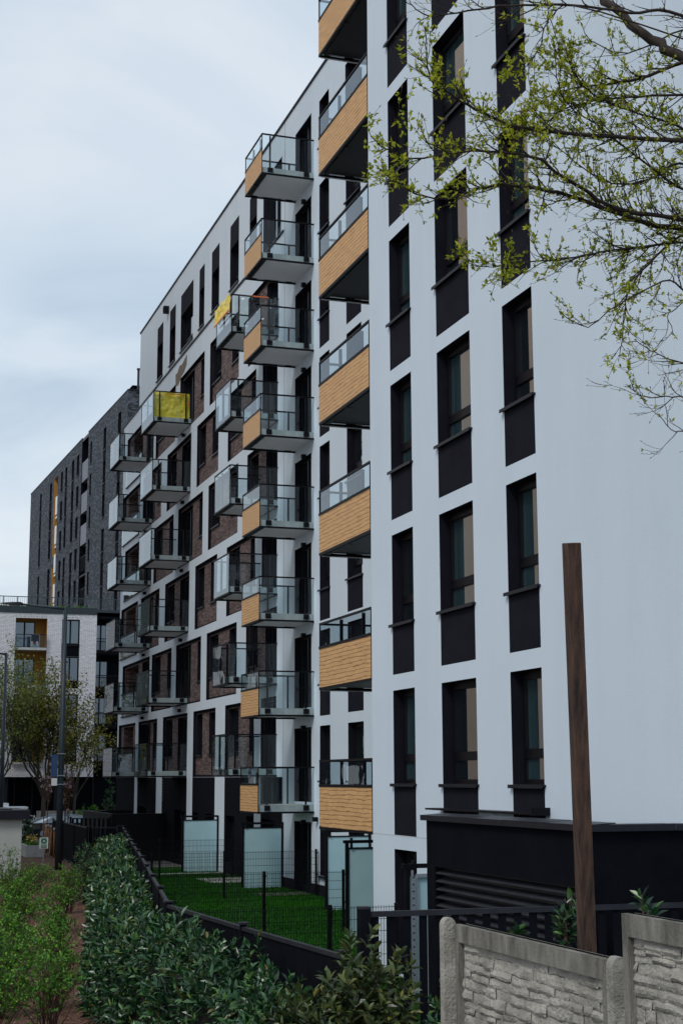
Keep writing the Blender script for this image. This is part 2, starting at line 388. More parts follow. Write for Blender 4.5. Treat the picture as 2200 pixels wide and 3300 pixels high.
def balcony(parent, a, b, vw, vo, zs, zr, wood=False, nook=False):
    """a = near end (small x), b = far end; hangs off wall plane vw, front at vo"""
    s = MB(); i = .05
    s.box(a + i, b - i, vw, vo - i, zs + .05, zs + .25, 1)                     # concrete slab
    s.quad((a + .12, vw, zs + .046), (a + .12, vo - .2, zs + .046), (b - .12, vo - .2, zs + .046), (b - .12, vw, zs + .046), 2 if not nook else 0)
    e = .05                                                                    # dark edge profile and gutter
    s.box(a, b, vo - e, vo, zs - .01, zs + .045, 0); s.box(a, a + e, vw, vo - e, zs - .01, zs + .045, 0); s.box(b - e, b, vw, vo - e, zs - .01, zs + .045, 0)
    s.box(a + .1, b - .1, vo - .21, vo - .1, zs + .0, zs + .044, 0)
    s.box((a + b) / 2 - .04, (a + b) / 2 + .04, vo - .215, vo - .055, zs - .006, zs + .043, 0)
    o = s.build('balcony', [METAL, CONC, SOFFIT], parent, loc=((a + b) / 2, vw, zs))
    r = MB(); t = .045
    r.box(a, b, vo - t, vo, zr - t, zr)
    if not nook: r.box(a, a + t, vw + .002, vo - t, zr - t, zr)
    r.box(b - t, b, vw + .002, vo - t, zr - t, zr)
    d = vo - vw
    r.box(a + .005, a + .03, vo - .03, vo - .004, zs + .045, zr - t); r.box(b - .03, b - .005, vo - .03, vo - .004, zs + .045, zr - t)
    for fx in ((.17, .86) if not nook else (.17, .8)):
        y = vo - d * fx
        for x in ((a + .055, b - .105) if not nook else (b - .105,)):
            r.box(x, x + .05, y - .025, y + .025, zs + .25, zr - t)
            xo = a - .0 if x < (a + b) / 2 else b
            r.box(x - .045, x + .05, y - .09, y + .09, zs + .08, zs + .24)
            r.box(x, x + .05, y - .11, y + .11, zs + .03, zs + .075)
    for fx in (.2, .62):
        x = a + (b - a) * fx
        r.box(x - .03, x + .03, vo - .12, vo - .06, zs + .25, zr - t); r.box(x - .09, x + .09, vo - .12, vo - .055, zs + .08, zs + .24)
    r.build('railing', METAL, o)
    if wood:
        zm = zr - .55
        g = MB(); g.quad((b - .01, vo - .02, zm + .03), (a + .01, vo - .02, zm + .03), (a + .01, vo - .02, zr - t), (b - .01, vo - .02, zr - t)); g.build('glass_panel', GLASSF, o)
        p = MB(); p.box(a + .012, b - .012, vo - .02, vo - .002, zs + .04, zm - .03); p.build('wood_panel', WOODP, o)
        q = MB(); q.box(a - .005, b + .005, vo - .03, vo + .008, zm - .03, zm + .03); q.build('panel_trim', METAL, o)
    else:
        g = MB(); g.quad((b - .01, vo - .015, zs + .05), (a + .01, vo - .015, zs + .05), (a + .01, vo - .015, zr - t), (b - .01, vo - .015, zr - t)); g.build('glass_panel', GLASSF, o)
    for x in ((a + .015, b - .015) if not nook else (b - .015,)):
        g = MB(); g.quad((x, vw + .01, zs + .05), (x, vo - .035, zs + .05), (x, vo - .035, zr - t), (x, vw + .01, zr - t)); g.build('glass_panel', GLASS, o)
    if nook:
        q = MB(); q.box(b - .04, b - .012, vw + .05, vo - .06, zs - .03, zs - .012); q.build('light_strip', PLWHITE, o)
    return o
def wall_lamp(parent, x, v, z, first=[None]):
    s = MB(); s.box(-.07, .07, .02, .16, -.07, .07); s.box(-.04, .04, .002, .02, -.05, .05)
    if first[0] is None:
        me = bpy.data.meshes.new('wall_lamp'); me.from_pydata(s.v, [], s.f); me.materials.append(METAL); first[0] = me
    link('wall_lamp', first[0], parent, (x, v, z))

# ------------------------------------------------------------------ near white block with the wood fronted balconies
NB = thing('apartment_building', (32, V1 - 6, GZ), 'tall white rendered apartment block nearest the camera with wood fronted balconies', 'apartment block')
XC = 28.15
cols = {'c1': (25.80, 26.94), 'c2': (22.97, 24.49), 'c3': (20.50, 21.62)}
dep0 = .20
ops = []
for k in range(1, 9):
    for a, b in cols.values():
        ops.append((a, b, 3 * k - 3.12, 3 * k - 1.38, dep0, 1))
        ops.append((a, b, 3 * k - 4.08, 3 * k - 3.12, 0, 1))
ops.append((25.80, 26.95, -3.55, -1.33, dep0, 1))
mb = MB(); mb.wall(12.0, XC, GZ, 24.6, V0, ops, 0)
mb.quad((XC, V0, GZ), (XC, V1 - .02, GZ), (XC, V1 - .02, 24.6), (XC, V0, 24.6), 0)
mb.quad((12, V1 - 8, GZ), (12, V0, GZ), (12, V0, 24.6), (12, V1 - 8, 24.6), 0)
mb.build('front_wall', [WHITE, DARKP], NB)
seam = MB(); seam.box(23.2, XC, V0 - .004, V0 + .003, -1.085, -1.07); seam.build('plaster_joint', noisy('joint_grey', (.45, .47, .52), (.5, .52, .57)), NB)
for k in range(1, 9):
    for n_, (a, b) in cols.items():
        wi = window(NB, a, b, 3 * k - 3.12, 3 * k - 1.38, V0, dep0, 'rail', glass=CGLASS if (k * 7 + ord(n_[1])) % 3 else WGLASS); sill(wi, b - a, dep0)
window(NB, 25.80, 26.95, -3.55, -1.33, V0, dep0, 'door')
# long wall behind
ops = []
cA, cB, cD, cX = (44.30, 45.36), (41.16, 42.58), (46.27, 48.18), (36.6, 38.0)
dep1 = .20
for k in range(1, 9):
    for a, b in (cA, cB, cX):
        ops.append((a, b, 3 * k - 3.10, 3 * k - 1.41, dep1, 1)); ops.append((a, b, 3 * k - 4.10, 3 * k - 3.10, 0, 1))
for k in range(0, 9): ops.append((cD[0], cD[1], 3 * k - 3.78 if k else -3.62, 3 * k - 1.41, dep1, 1))
for a, b in (cA, cB): ops.append((a, b, -3.0, -1.42, dep1, 1))
ops.append((XC, 49.6, GZ, -3.28, 0, 1))
mb = MB(); mb.wall(XC, 49.6, GZ, 23.68, V1, ops, 0)
mb.build('rear_wall', [WHITE, DARKP], NB)
for k in range(1, 9):
    for a, b in (cA, cB, cX):
        wi = window(NB, a, b, 3 * k - 3.10, 3 * k - 1.41, V1, dep1, 'rail'); sill(wi, b - a, dep1)
for a, b in (cA, cB): sill(window(NB, a, b, -3.0, -1.42, V1, dep1, 'rail'), b - a, dep1)
for k in range(0, 9):
    window(NB, cD[0], cD[1], 3 * k - 3.78 if k else -3.62, 3 * k - 1.41, V1, dep1, 'door')
    if k: wall_lamp(NB, 46.9, V1, 3 * k - 4.42)
wall_lamp(NB, 45.6, V1, -1.3)
rf = MB(); rf.box(12, XC, V1 - 8, V0 - .005, 24.58, 24.75); rf.box(XC, 49.55, V1 - 8, V1 - .3, 23.4, 23.6); rf.build('roof', CAPM, NB)
cp = MB(); cp.box(XC, 49.6, V1 - .3, V1 + .045, 23.68, 23.76); cp.box(12, XC + .03, V0 - .3, V0 + .05, 24.6, 24.68); cp.build('roof_cap', METAL, NB)
for k in range(1, 9):
    balcony(NB, 28.21, 31.66, V1, V0 - .004, 3 * k - 4.10, 3 * k - 2.63, True, True)
    balcony(NB, 45.96, 48.17, V1, -12.46, 3 * k - 4.11 + .02 * (k - 1), 3 * k - 2.67 + .02 * (k - 1), True)

# ------------------------------------------------------------------ far block, white frame and brown brick
FB = thing('apartment_building', (66, V1 - 6, GZ), 'white framed apartment block with brown brick infill and glass balconies', 'apartment block')
def items(t): return t
ODD = [(53.36, 57.74, 'w56.11-57.74 w53.36-54.5'), (50.4, 52.43, 'd50.4-52.43'), (59.35, 63.38, 'w62.18-63.38 w59.35-60.97'),
       (64.55, 69.8, 'w68.22-69.8 d64.55-67.05'), (71.15, 75.9, 'd73.39-75.9 w71.15-72.7'), (76.75, 81.6, 'l78.0-80.8')]
EVN = [(50.35, 54.6, 'w53.39-54.6 d50.35-52.34'), (56.03, 61.05, 'w59.49-61.05 w56.03-57.66'), (62.1, 67.1, 'd64.6-67.1 w62.1-63.3'),
       (68.1, 72.75, 'w71.2-72.75 w68.1-69.65'), (73.3, 80.8, 'l76.86-80.6 d73.3-75.87')]
B0, FH = .02, 3.14
def base(n): return B0 + FH * (n - 1)
BD = .13
ops = []; bays = []
for n in range(1, 7):
    for a, b, s in (ODD if n % 2 else EVN):
        ops.append((a, b, base(n), base(n) + 2.77, BD, 1)); bays.append((n, a, b, s))
pent = [(71.35, 72.8), (68.38, 69.73), (64.55, 67.2), (62.3, 63.32), (59.53, 60.92), (56.2, 57.65), (53.4, 54.5)]
for a, b in pent:
    ops.append((a, b, 19.78, 21.55, .22, 1)); ops.append((a, b, 21.55, 22.57, 0, 1))
ops.append((49.9, 52.47, 19.2, 22.5, .22, 1))
gdoor = [(64.75, 66.95, -3.55, -1.4, 'door'), (62.3, 63.25, -2.75, -1.45, 'plain'), (59.6, 60.9, -2.75, -1.45, 'plain'), (56.15, 57.5, -3.2, -1.45, 'plain'), (53.4, 54.4, -2.6, -1.4, 'plain'), (73.4, 75.6, -3.55, -1.4, 'door'), (50.5, 52.3, -3.55, -1.45, 'door')]
for a, b, c, d, s in gdoor: ops.append((a, b, c, d, .24, 2))
for a, b in ((49.6, 52.4), (53.3, 57.74), (59.35, 63.4), (64.5, 69.8), (71.15, 75.9), (76.7, 82)): ops.append((a, b, GZ, .012, 0, 2))
mb = MB(); mb.wall(49.6, 77.5, GZ, 23.68, V1, [o for o in ops if o[0] < 77.5 and o[1] <= 77.6], 0)
lo = [o for o in ops if o[0] > 75.95 or o[1] > 77.6]
mb2 = MB()
E_ = (73.3, 80.8)
def split_ops(lst, x0, x1):
    r = []
    for o in lst:
        if o[1] <= x0 or o[0] >= x1: continue
        r.append(o)
    return r
mb = MB()
mb.wall(49.6, 82, GZ, 19.45, V1, [o for o in ops if o[3] <= 19.3], 0)
mb.wall(49.6, 77.5, 19.45, 23.68, V1, [(o[0], o[1], max(o[2], 19.46), o[3], o[4], o[5]) for o in ops if o[3] > 19.46], 0)
mb.quad((77.5, V1, 19.45), (77.5, V1 - 12, 19.45), (77.5, V1 - 12, 23.68), (77.5, V1, 23.68), 0)
mb.quad((82, V1, GZ), (82, V1 - 12, GZ), (82, V1 - 12, 19.45), (82, V1, 19.45), 0)
mb.build('wall', [WHITE, DARKP, GROUNDP], FB)
for n, a, b, s in bays:
    z0 = base(n); vb = V1 - BD; o2 = []; todo = []
    for it in s.split():
        p, q = map(float, it[1:].split('-'))
        p, q = max(p, a + .03), min(q, b - .03)
        if it[0] == 'w': o2.append((p, q, z0 + .92, z0 + 2.62, .16, 1)); todo.append((p, q, z0 + .92, z0 + 2.62, 'plain', .16))
        elif it[0] == 'd': o2.append((p, q, z0 + .27, z0 + 2.62, .2, 1)); todo.append((p, q, z0 + .27, z0 + 2.62, 'door', .2))
        else: o2.append((p, q, z0 + .2, z0 + 2.62, 1.1, 0)); todo.append((p, q, z0 + .2, z0 + 2.62, 'door', 1.1))
    o2.append((a, b, z0, z0 + .10, 0, 1)); o2.append((a, b, z0 + 2.66, z0 + 2.77, 0, 1))
    mb = MB(); mb.wall(a, b, z0, z0 + 2.77, vb, o2, 0); mb.build('brick_infill', [BROWNB, DARKP], FB)
    for p, q, c, d, st, dp in todo:
        wi = window(FB, p, q, c, d, vb, dp, st)
        if st == 'plain': sill(wi, q - p, dp, .03)
for a, b in pent: sill(window(FB, a, b, 19.78, 21.55, V1, .22, 'plain'), b - a, .22)
window(FB, 49.9, 52.47, 19.46, 22.5, V1, .22, 'door')
for a, b, c, d, s in gdoor: window(FB, a, b, c, d, V1, .24, s)
cr = MB(); cr.box(49.62, 77.45, V1 + .002, V1 + .05, 19.49, 19.56); cr.build('string_course', METAL, FB)
cp = MB(); cp.box(49.6, 77.55, V1 - .3, V1 + .045, 23.68, 23.76); cp.box(77.55, 82.05, V1 - .3, V1 + .045, 19.45, 19.53); cp.build('roof_cap', METAL, FB)
rf = MB(); rf.box(49.6, 77.45, V1 - 12, V1 - .32, 23.4, 23.6); rf.box(77.52, 82, V1 - 12, V1 - .32, 19.1, 19.3); rf.build('roof', CAPM, FB)
sm = MB(); sm.box(49.5, 49.53, V1 + .001, V1 + .006, GZ, 23.66); sm.build('expansion_joint', noisy('joint_dark', (.2, .21, .24), (.26, .27, .3)), FB)
gv = MB()
for i in range(9): gv.box(69.3, 69.62, V1 + .002, V1 + .03, -1.05 + i * .13, -.99 + i * .13)
gv.build('vent_grille', CAPM, FB)
cm = MB(); cm.box(70.0, 70.25, V1 + .002, V1 + .26, 22.6, 22.95); cm.box(70.05, 70.2, V1 + .26, V1 + .28, 22.65, 22.9); cm.build('camera_box', METAL, FB)
pp = MB()
PT = [(68.15, 18.35), (67.5, 18.3), (66.9, 18.55), (66.3, 18.6), (65.75, 18.85), (65.7, 19.3), (66.2, 19.22), (66.8, 19.1), (67.3, 19.18), (67.8, 18.95), (68.2, 18.98)]
pp.poly([(x, V1 + .006, z) for x, z in PT][::-1]); pp.poly([(x, V1 + .001, z) for x, z in PT]); pp.build('bare_plaster_patch', noisy('bare_plaster', (.13, .10, .075), (.18, .145, .11), 8, .9), FB)
rl = MB()                                                                     # far loggia balustrades at the end of the block
for n in range(1, 7):
    a, b = (76.8, 81.6) if n % 2 else (76.3, 80.8)
    z0 = base(n)
    r_ = MB(); r_.box(a, b, V1 + .03, V1 + .09, z0 + 1.2, z0 + 1.26); r_.box(a, b, V1 + .03, V1 + .07, z0 + .0, z0 + .05)
    for x in (a + .1, (a + b) / 2, b - .1): r_.box(x - .02, x + .02, V1 + .01, V1 + .03, z0, z0 + 1.2)
    g = r_.build('loggia_railing', METAL, FB)
    q = MB(); q.quad((b, V1 + .05, z0 + .06), (a, V1 + .05, z0 + .06), (a, V1 + .05, z0 + 1.2), (b, V1 + .05, z0 + 1.2)); q.build('glass_panel', GLASSF, g)
for n in range(1, 7):
    for a, b, vo in ((50.28, 52.6, -12.54), (64.6, 67.48, -12.56), (73.4, 76.15, -12.56)):
        balcony(FB, a, b, V1, vo, base(n) + .015, base(n) + 1.455)
    for x in (65.9, 74.6): wall_lamp(FB, x, V1, base(n) - .22)

# plastic sheets hung on two balconies
def sheet(name, grid, mats, label):
    mb = MB(); n = len(grid); m_ = len(grid[0])
    for i in range(n - 1):
        for j in range(m_ - 1):
            mb.quad(grid[i][j], grid[i][j + 1], grid[i + 1][j + 1], grid[i + 1][j])
    o = mb.build(name, mats, None, True, loc=grid[0][0]); return tag(o, label, 'plastic sheet')
YEL = noisy('yellow_film', (.80, .60, .03), (.95, .76, .10), 2.5, .35, .5, 6, spec=.5)
ORG = noisy('orange_tape', (.75, .14, .03), (.85, .2, .05), 5, .5)
def crumple(x, y, s=.03): return (noise.noise(Vector((x * 3.1, y * 3.1, 1.7))) + .5 * noise.noise(Vector((x * 8, y * 8, 4.2)))) * s
zt = base(6)
g1 = [[(64.76 + crumple(i * .06, j * .06, .06), V1 + .06 + 1.66 * i / 26, zt + .17 + 1.27 * j / 20 + (.05 * noise.noise(Vector((i * .3, 0, 0))) if j == 0 else 0)) for j in range(21)] for i in range(27)]
t1 = sheet('plastic_sheet', g1, YEL, 'yellow plastic sheet taped over the side of a far balcony below the roof')
tp = MB(); tp.box(64.64, 64.66, V1 + .35, V1 + 1.1, zt + 1.335, zt + 1.365); tp.box(64.64, 64.66, V1 + .1, V1 + .14, zt + .85, zt + 1.1); tp.build('tape', ORG, t1)
g2 = [[(50.3 + 2.3 * i / 30, -12.50 + crumple(i * .08, j * .07, .05) + .02, zt + 1.46 - (.62 - .1 * i / 30) * (j / 10) + .03 * noise.noise(Vector((i * .4, j * .2, 2)))) for j in range(11)] for i in range(31)]
t2 = sheet('plastic_sheet', g2, YEL, 'crumpled yellow plastic sheet folded over the front rail of the nearer glass balcony')
tp = MB(); tp.box(50.3, 52.5, -12.455, -12.43, zt + .80, zt + .86); tp.box(50.24, 50.265, V1 + .4, V1 + 1.0, zt + 1.40, zt + 1.45); tp.build('tape', ORG, t2)
FILM = thin_glass('clear_film', (.86, .88, .86), 1.5, .25)
g3 = [[(50.20 + crumple(i * .09, j * .09, .09), V1 + .05 + 1.62 * i / 24, zt + .18 + 1.25 * j / 20) for j in range(21)] for i in range(25)]
sheet('plastic_sheet', g3, FILM, 'clear crinkled film stretched over the side of the nearer glass balcony')
# ------------------------------------------------------------------ black annex with louvres
AX = thing('annex', (20, V0, GZ), 'low black rendered annex with a wide louvre and sloping metal coping', 'annex')
AV = V0 + 1.4
a0, a1, at = 16.45, 21.75, -.645
mb = MB()
mb.wall(a0, a1, GZ, at, AV, [(16.85, 21.43, -3.3, -1.33, .16, 1)], 0)
mb.quad((a0, V0 - 3, GZ), (a0, AV, GZ), (a0, AV, at), (a0, V0 - 3, at)); mb.quad((a1, AV, GZ), (a1, V0, GZ), (a1, V0, at), (a1, AV, at))
mb.quad((a0, V0 - 3, at), (a0, AV, at), (a1, AV, at), (a1, V0 - 3, at), 1)
mb.build('wall', [GROUNDP, METAL], AX)
lv = MB(); z = -1.40
lv.box(16.85, 21.43, AV - .155, AV - .15, -3.3, -1.33, 0)
while z > -3.2:
    lv.obox((19.14, AV - .075, z), (2.28, 0, 0), (0, .07, -.028), (0, .002, .006), 0); z -= .118
lv.build('louvre', noisy('louvre_metal', (.02, .021, .028), (.035, .037, .045), 5, .45, 0, spec=.4), AX)
cp = MB()
for i, (p, q) in enumerate(((16.39, 17.55), (17.555, 18.8), (18.805, 20.1), (20.105, 21.0), (21.005, 21.84))):
    cp.obox(((p + q) / 2, AV - .13, at + .075 + .004 * (i % 2)), ((q - p) / 2, 0, 0), (0, .20, -.012), (0, .0, .006)); cp.box(p, q, AV + .055, AV + .068, at - .01, at + .066 + .004 * (i % 2))
for i, (p, q) in enumerate(((V0 - 3, V0 + .25), (V0 + .255, AV + .07))):
    cp.box(16.385, 16.70, p, q - .0, at + .052, at + .067 + .004 * i); cp.box(16.378, 16.385, p, q, at - .01, at + .066)
cp.build('coping', SILL, AX)
fl = MB(); fl.box(20.35, 24.6, V0 + .002, V0 + .30, at + .085, at + .115); fl.box(20.33, 20.36, V0 + .002, V0 + .31, at + .075, at + .19); fl.build('wall_flashing', METAL, AX)

# ------------------------------------------------------------------ frosted garden screens
def screen(u, vo, vi, zt, label, galv=False):
    t = thing('garden_screen', (u, vi, GZ), label, 'garden screen', 'frosted glass screens between the gardens')
    f = MB(); y0, y1 = min(vo, vi), max(vo, vi)
    f.box(u - .04, u + .04, y1 - .07, y1, GZ, zt); f.box(u - .04, u + .04, y0, y0 + .06, GZ, zt); f.box(u - .045, u + .045, y0, y1 + .05, zt - .07, zt)
    f.box(u - .03, u + .03, y0 + .06, y1 - .07, zt - .2, zt - .165); f.box(u - .06, u + .06, y1 - .16, y1 - .13, zt - .2, zt + .05)
    f.build('frame', METAL, t)
    p = MB(); p.box(u - .012, u + .012, y0 + .06, y1 - .07, GZ + .05, zt - .2); p.build('glass_panel', FROST, t)
    if galv:
        g = MB(); g.box(u - .06, u - .045, y1 - .16, y1 - .09, GZ, zt - .1); g.box(u - .06, u - .045, y0, y1 - .16, zt - .22, zt - .16)
        g.box(u - .064, u - .06, y1 - .20, y1 - .17, GZ, zt - .2)
        z = GZ + .1
        d = MB()
        while z < zt - .2: d.box(u - .062, u - .0595, y1 - .14, y1 - .11, z, z + .025); z += .11
        q = g.build('perforated_strip', GALV, t); d.build('perforation', METAL, q)
screen(58.6, -12.83, V1 + .02, -1.46, 'frosted glass screen on the lawn farthest from the camera')
screen(49.45, -12.86, V1 + .02, -1.48, 'frosted glass screen standing below the lowest narrow wood fronted balcony')
screen(40.6, -12.95, V1 + .02, -1.45, 'frosted glass screen half hidden by the widest wood balcony and a second screen')
screen(33.8, -11.28, V1 + .02, -1.45, 'grey green frosted screen with an open top rail next to the white wall corner')
screen(23.6, -8.90, V0 + .02, -1.41, 'narrow frosted screen with a perforated steel strip beside the black annex', True)

# ------------------------------------------------------------------ wire mesh fences across the lawn
def mesh_fence(u, va, vb, zt, posts, label, zb=-3.6):
    t = thing('mesh_fence', (u, (va + vb) / 2, zb), label, 'mesh fence', 'wire mesh fences between the gardens')
    m_ = MB(); r = .0035; y = min(va, vb)
    while y < max(va, vb):
        m_.box(u - r, u + r, y - r, y + r, zb + .05, zt); y += .05
    z = zt - .03
    while z > zb:
        m_.box(u - r * 1.2 - .006, u + r * 1.2 - .006, va, vb, z - r * 1.3, z + r * 1.3); z -= .2
    m_.build('mesh_panel', METAL, t)
    for y in posts:
        p = MB(); p.box(u + .01, u + .07, y - .03, y + .03, zb - .1, zt + .03); p.box(u - .02, u + .01, y - .05, y + .05, zt - .1, zt - .06); p.box(u - .02, u + .01, y - .05, y + .05, zt - .75, zt - .71); p.build('post', METAL, t)
mesh_fence(54.8, -10.0, V1 + .05, -2.23, (-11.2, -13.9), 'farthest black wire mesh fence standing before the far frosted screen')
mesh_fence(45.4, -8.6, V1 + .05, -2.23, (-9.05, -11.28, -14.2), 'black wire mesh fence across the lawn before the middle frosted screen')
mesh_fence(35.2, -6.9, -11.75, -2.23, (-9.72, -11.7), 'black wire mesh fence reaching the screen beside the white wall corner')
mesh_fence(25.6, -5.5, -9.55, -2.23, (-8.26, -9.5), 'nearest black wire mesh fence, ending before the black annex')

# ------------------------------------------------------------------ black steel fences
def steel_fence(pts, zt, label, zb=-3.65, slat=.06, gap=.005, post=.075, cap=.03, endposts=True, posth=.03, rail=.05):
    mid = Vector(pts[len(pts) // 2])
    t = thing('steel_fence', (mid.x, mid.y, zb), label, 'metal fence')
    for i, (a, b) in enumerate(zip(pts[:-1], pts[1:])):
        a, b = Vector(a), Vector(b); d = (b - a); L = d.length; d.normalize(); n = Vector((-d.y, d.x))
        p = MB(); k = post / 2 + .015
        s = k
        while s + slat < L - k + .001:
            c = a + d * (s + slat / 2); p.obox((c.x, c.y, (zb + zt - .03) / 2 + .06), (d.x * slat / 2, d.y * slat / 2, 0), (n.x * .009, n.y * .009, 0), (0, 0, (zt - zb) / 2 - .05)); s += slat + gap
        c = (a + b) / 2
        p.obox((c.x, c.y, zt - rail / 2), (d.x * (L / 2 - k + .02), d.y * (L / 2 - k + .02), 0), (n.x * .03, n.y * .03, 0), (0, 0, rail / 2), 1)
        p.obox((c.x, c.y, zb + .12), (d.x * (L / 2 - k), d.y * (L / 2 - k), 0), (n.x * .02, n.y * .02, 0), (0, 0, .025))
        p.build('panel', [FENCEM, RAILM], t)
    for i, q in enumerate(pts):
        p = MB(); h = post / 2; p.box(q[0] - h, q[0] + h, q[1] - h, q[1] + h, zb - .2, zt + posth); p.box(q[0] - h - cap, q[0] + h + cap, q[1] - h - cap, q[1] + h + cap, zt + posth, zt + posth + .025, 1); p.build('post', [FENCEM, RAILM], t)
    return t
L1 = [(62.2, -11.16), (58.4, -10.55), (54.6, -9.96), (51.2, -9.4), (47.9, -8.87), (44.7, -8.37), (41.4, -7.86), (38.0, -7.32), (34.3, -6.73), (30.7, -6.14), (27.3, -5.6), (23.9, -5.05)]
steel_fence(L1, -1.97, 'long black steel fence running beside the laurel hedge towards the far houses')
steel_fence([(23.86, -5.02), (20.0, -5.23), (16.45, -5.47)], -1.96, 'low black slatted steel fence curving round the near lawn corner')
t = steel_fence([(16.2, -5.62), (16.1, -8.0), (16.05, -9.9)], -1.475, 'black slatted steel fence with open gaps in front of the black annex', slat=.092, gap=.098, post=.12, cap=.0, posth=.03, rail=.06)
steel_fence([(61.6, -9.62), (65.7, -9.72), (69.8, -9.82), (73.9, -9.9)], -1.96, 'dark steel fence panels beside the lamp post and planting bed', slat=.11, gap=.004)
steel_fence([(61.9, -9.78), (62.0, -10.95)], -1.97, 'slim black steel gate closing the gap at the far end of the hedge', slat=.05, gap=.05, post=.07)
steel_fence([(68.6, -9.95), (68.75, -11.75)], -1.76, 'black open slat fence standing beside the black bin enclosure', slat=.10, gap=.10)
EN = thing('bin_enclosure', (73, -13, GZ), 'black metal bin enclosure open at the top next to the far block', 'bin enclosure')
mb = MB(); zt = -1.63
mb.box(69.0, 69.06, V1 + .01, -11.85, GZ, zt); mb.box(69.06, 77.4, -11.91, -11.85, GZ, zt); mb.box(77.4, 77.46, V1 + .01, -11.85, GZ, zt)
mb.build('wall', METAL, EN)
cp = MB()
for i in range(7): cp.box(69.0 + i * 1.2, 70.17 + i * 1.2, -11.95, -11.81, zt, zt + .03 + .006 * (i % 2))
cp.box(68.97, 69.1, V1 + .01, -11.955, zt, zt + .025); cp.build('coping', CAPM, EN)

# ------------------------------------------------------------------ lawn blades, grounds
def sheet_poly(name, pts, z, m_, kind='structure'):
    mb = MB(); mb.poly([(x, y, z) for x, y in pts]); o = mb.build(name, m_, None, loc=(pts[0][0], pts[0][1], z)); return tag(o, kind=kind)
sheet_poly('ground', [(-60, -400), (700, -400), (700, 400), (-60, 400)], GZ - .03, PAVE)
sheet_poly('lawn', [(62.2, -11.1), (23.9, -5.05), (16.3, -5.5), (16.0, V0), (28.1, V0), (28.1, V1), (62.2, V1)], -3.62, LAWNM)
sheet_poly('planting_bed', [(10, -6.0), (16.4, -5.5), (23.9, -5.03), (62, -11.05), (62, -9.7), (88, -10.4), (88, -4), (10, 3)], -3.66, GRAVEL)
sheet_poly('path', [(47.2, -14.25), (47.2, -12.6), (46.0, -12.6), (46.0, -14.25)], -3.612, PAVE)
tag(bpy.data.objects['path'], kind='structure')
mb = MB(); mb.box(57.2, 57.9, -14.2, -9.95, -3.66, -3.60); mb.box(52.2, 54.6, -14.25, -12.5, -3.66, -3.60); tag(mb.build('paving_strip', noisy('pale_paving', (.26, .27, .27), (.36, .37, .37), 5, .9), None, loc=(57, -12, -3.63)), kind='structure')
sheet_poly('road', [(90, -120), (106, -120), (106, 120), (90, 120)], GZ - .012, ASPH)
mb = MB(); mb.box(88, 90, -120, 120, GZ - .2, GZ + .05); mb.box(106, 116.4, -120, 120, GZ - .2, GZ + .08); tag(mb.build('pavement', PAVE, None, loc=(106, 0, GZ)), kind='structure')
def blades(name, n, area, zb, h, m_, seed):
    rr = random.Random(seed); v = []; f = []
    while len(f) < n:
        x, y = area(rr)
        if x is None: continue
        a = rr.random() * 6.28; k = .007 + .005 * rr.random(); hh = h * (.5 + rr.random()); lx, ly = rr.uniform(-.6, .6) * hh, rr.uniform(-.6, .6) * hh
        i = len(v); v += [(x - math.cos(a) * k, y - math.sin(a) * k, zb), (x + math.cos(a) * k, y + math.sin(a) * k, zb), (x + lx, y + ly, zb + hh)]; f.append((i, i + 1, i + 2))
    me = bpy.data.meshes.new(name); me.from_pydata(v, [], f); me.materials.append(m_)
    return link(name, me, None, (0, 0, 0))
def larea(rr):
    x = 22 + (rr.random() ** 1.3) * 38; lo_ = V1 if x > 28.2 else V0
    hi_ = -5.05 - (x - 23.9) * .158 if x > 23.9 else -5.2
    return x, rr.uniform(lo_ + .1, hi_ - .1)
tag(blades('grass', 60000, larea, -3.62, .055, leafmat('grass_blade', [(0, (.005, .042, .003)), (.6, (.013, .088, .005)), (1, (.034, .13, .010))], .8, .08, .2), 3), kind='stuff')

# ------------------------------------------------------------------ concrete panel fence and timber post
CF = thing('concrete_fence', (6.8, -3.68, GZ), 'weathered precast concrete fence with stone pattern panels and two posts', 'concrete fence')
def cpost(x, y, zt):
    mb = MB(); w_, d_ = .036, .042
    prof = [(-w_, 0), (w_, 0)]
    for k in range(3):
        pass
    # rounded top: stack of shrinking blocks
    prof = [(-d_, GZ), (-d_, zt - .05)] + [(-d_ * math.cos(q) * (.55 + .45 * math.cos(q)) if q < 1.3 else -d_ * .12, zt - .05 + .05 * math.sin(q)) for q in (.25, .55, .85, 1.15)]
    prof = prof + [(-p_, q_) for p_, q_ in prof[::-1]]
    n_ = len(prof)
    for i in range(n_): 
        (p1_, z1_), (p2_, z2_) = prof[i], prof[(i + 1) % n_]
        mb.quad((x - w_, y + p1_, z1_), (x + w_, y + p1_, z1_), (x + w_, y + p2_, z2_), (x - w_, y + p2_, z2_))
    mb.poly([(x - w_, y + p_, q_) for p_, q_ in prof][::-1]); mb.poly([(x + w_, y + p_, q_) for p_, q_ in prof])
    i0 = len(mb.v)
    o = mb.build('post', OLDC, CF)
    pass
cpost(9.03, -3.69, -.87); cpost(6.935, -3.74, -.885)
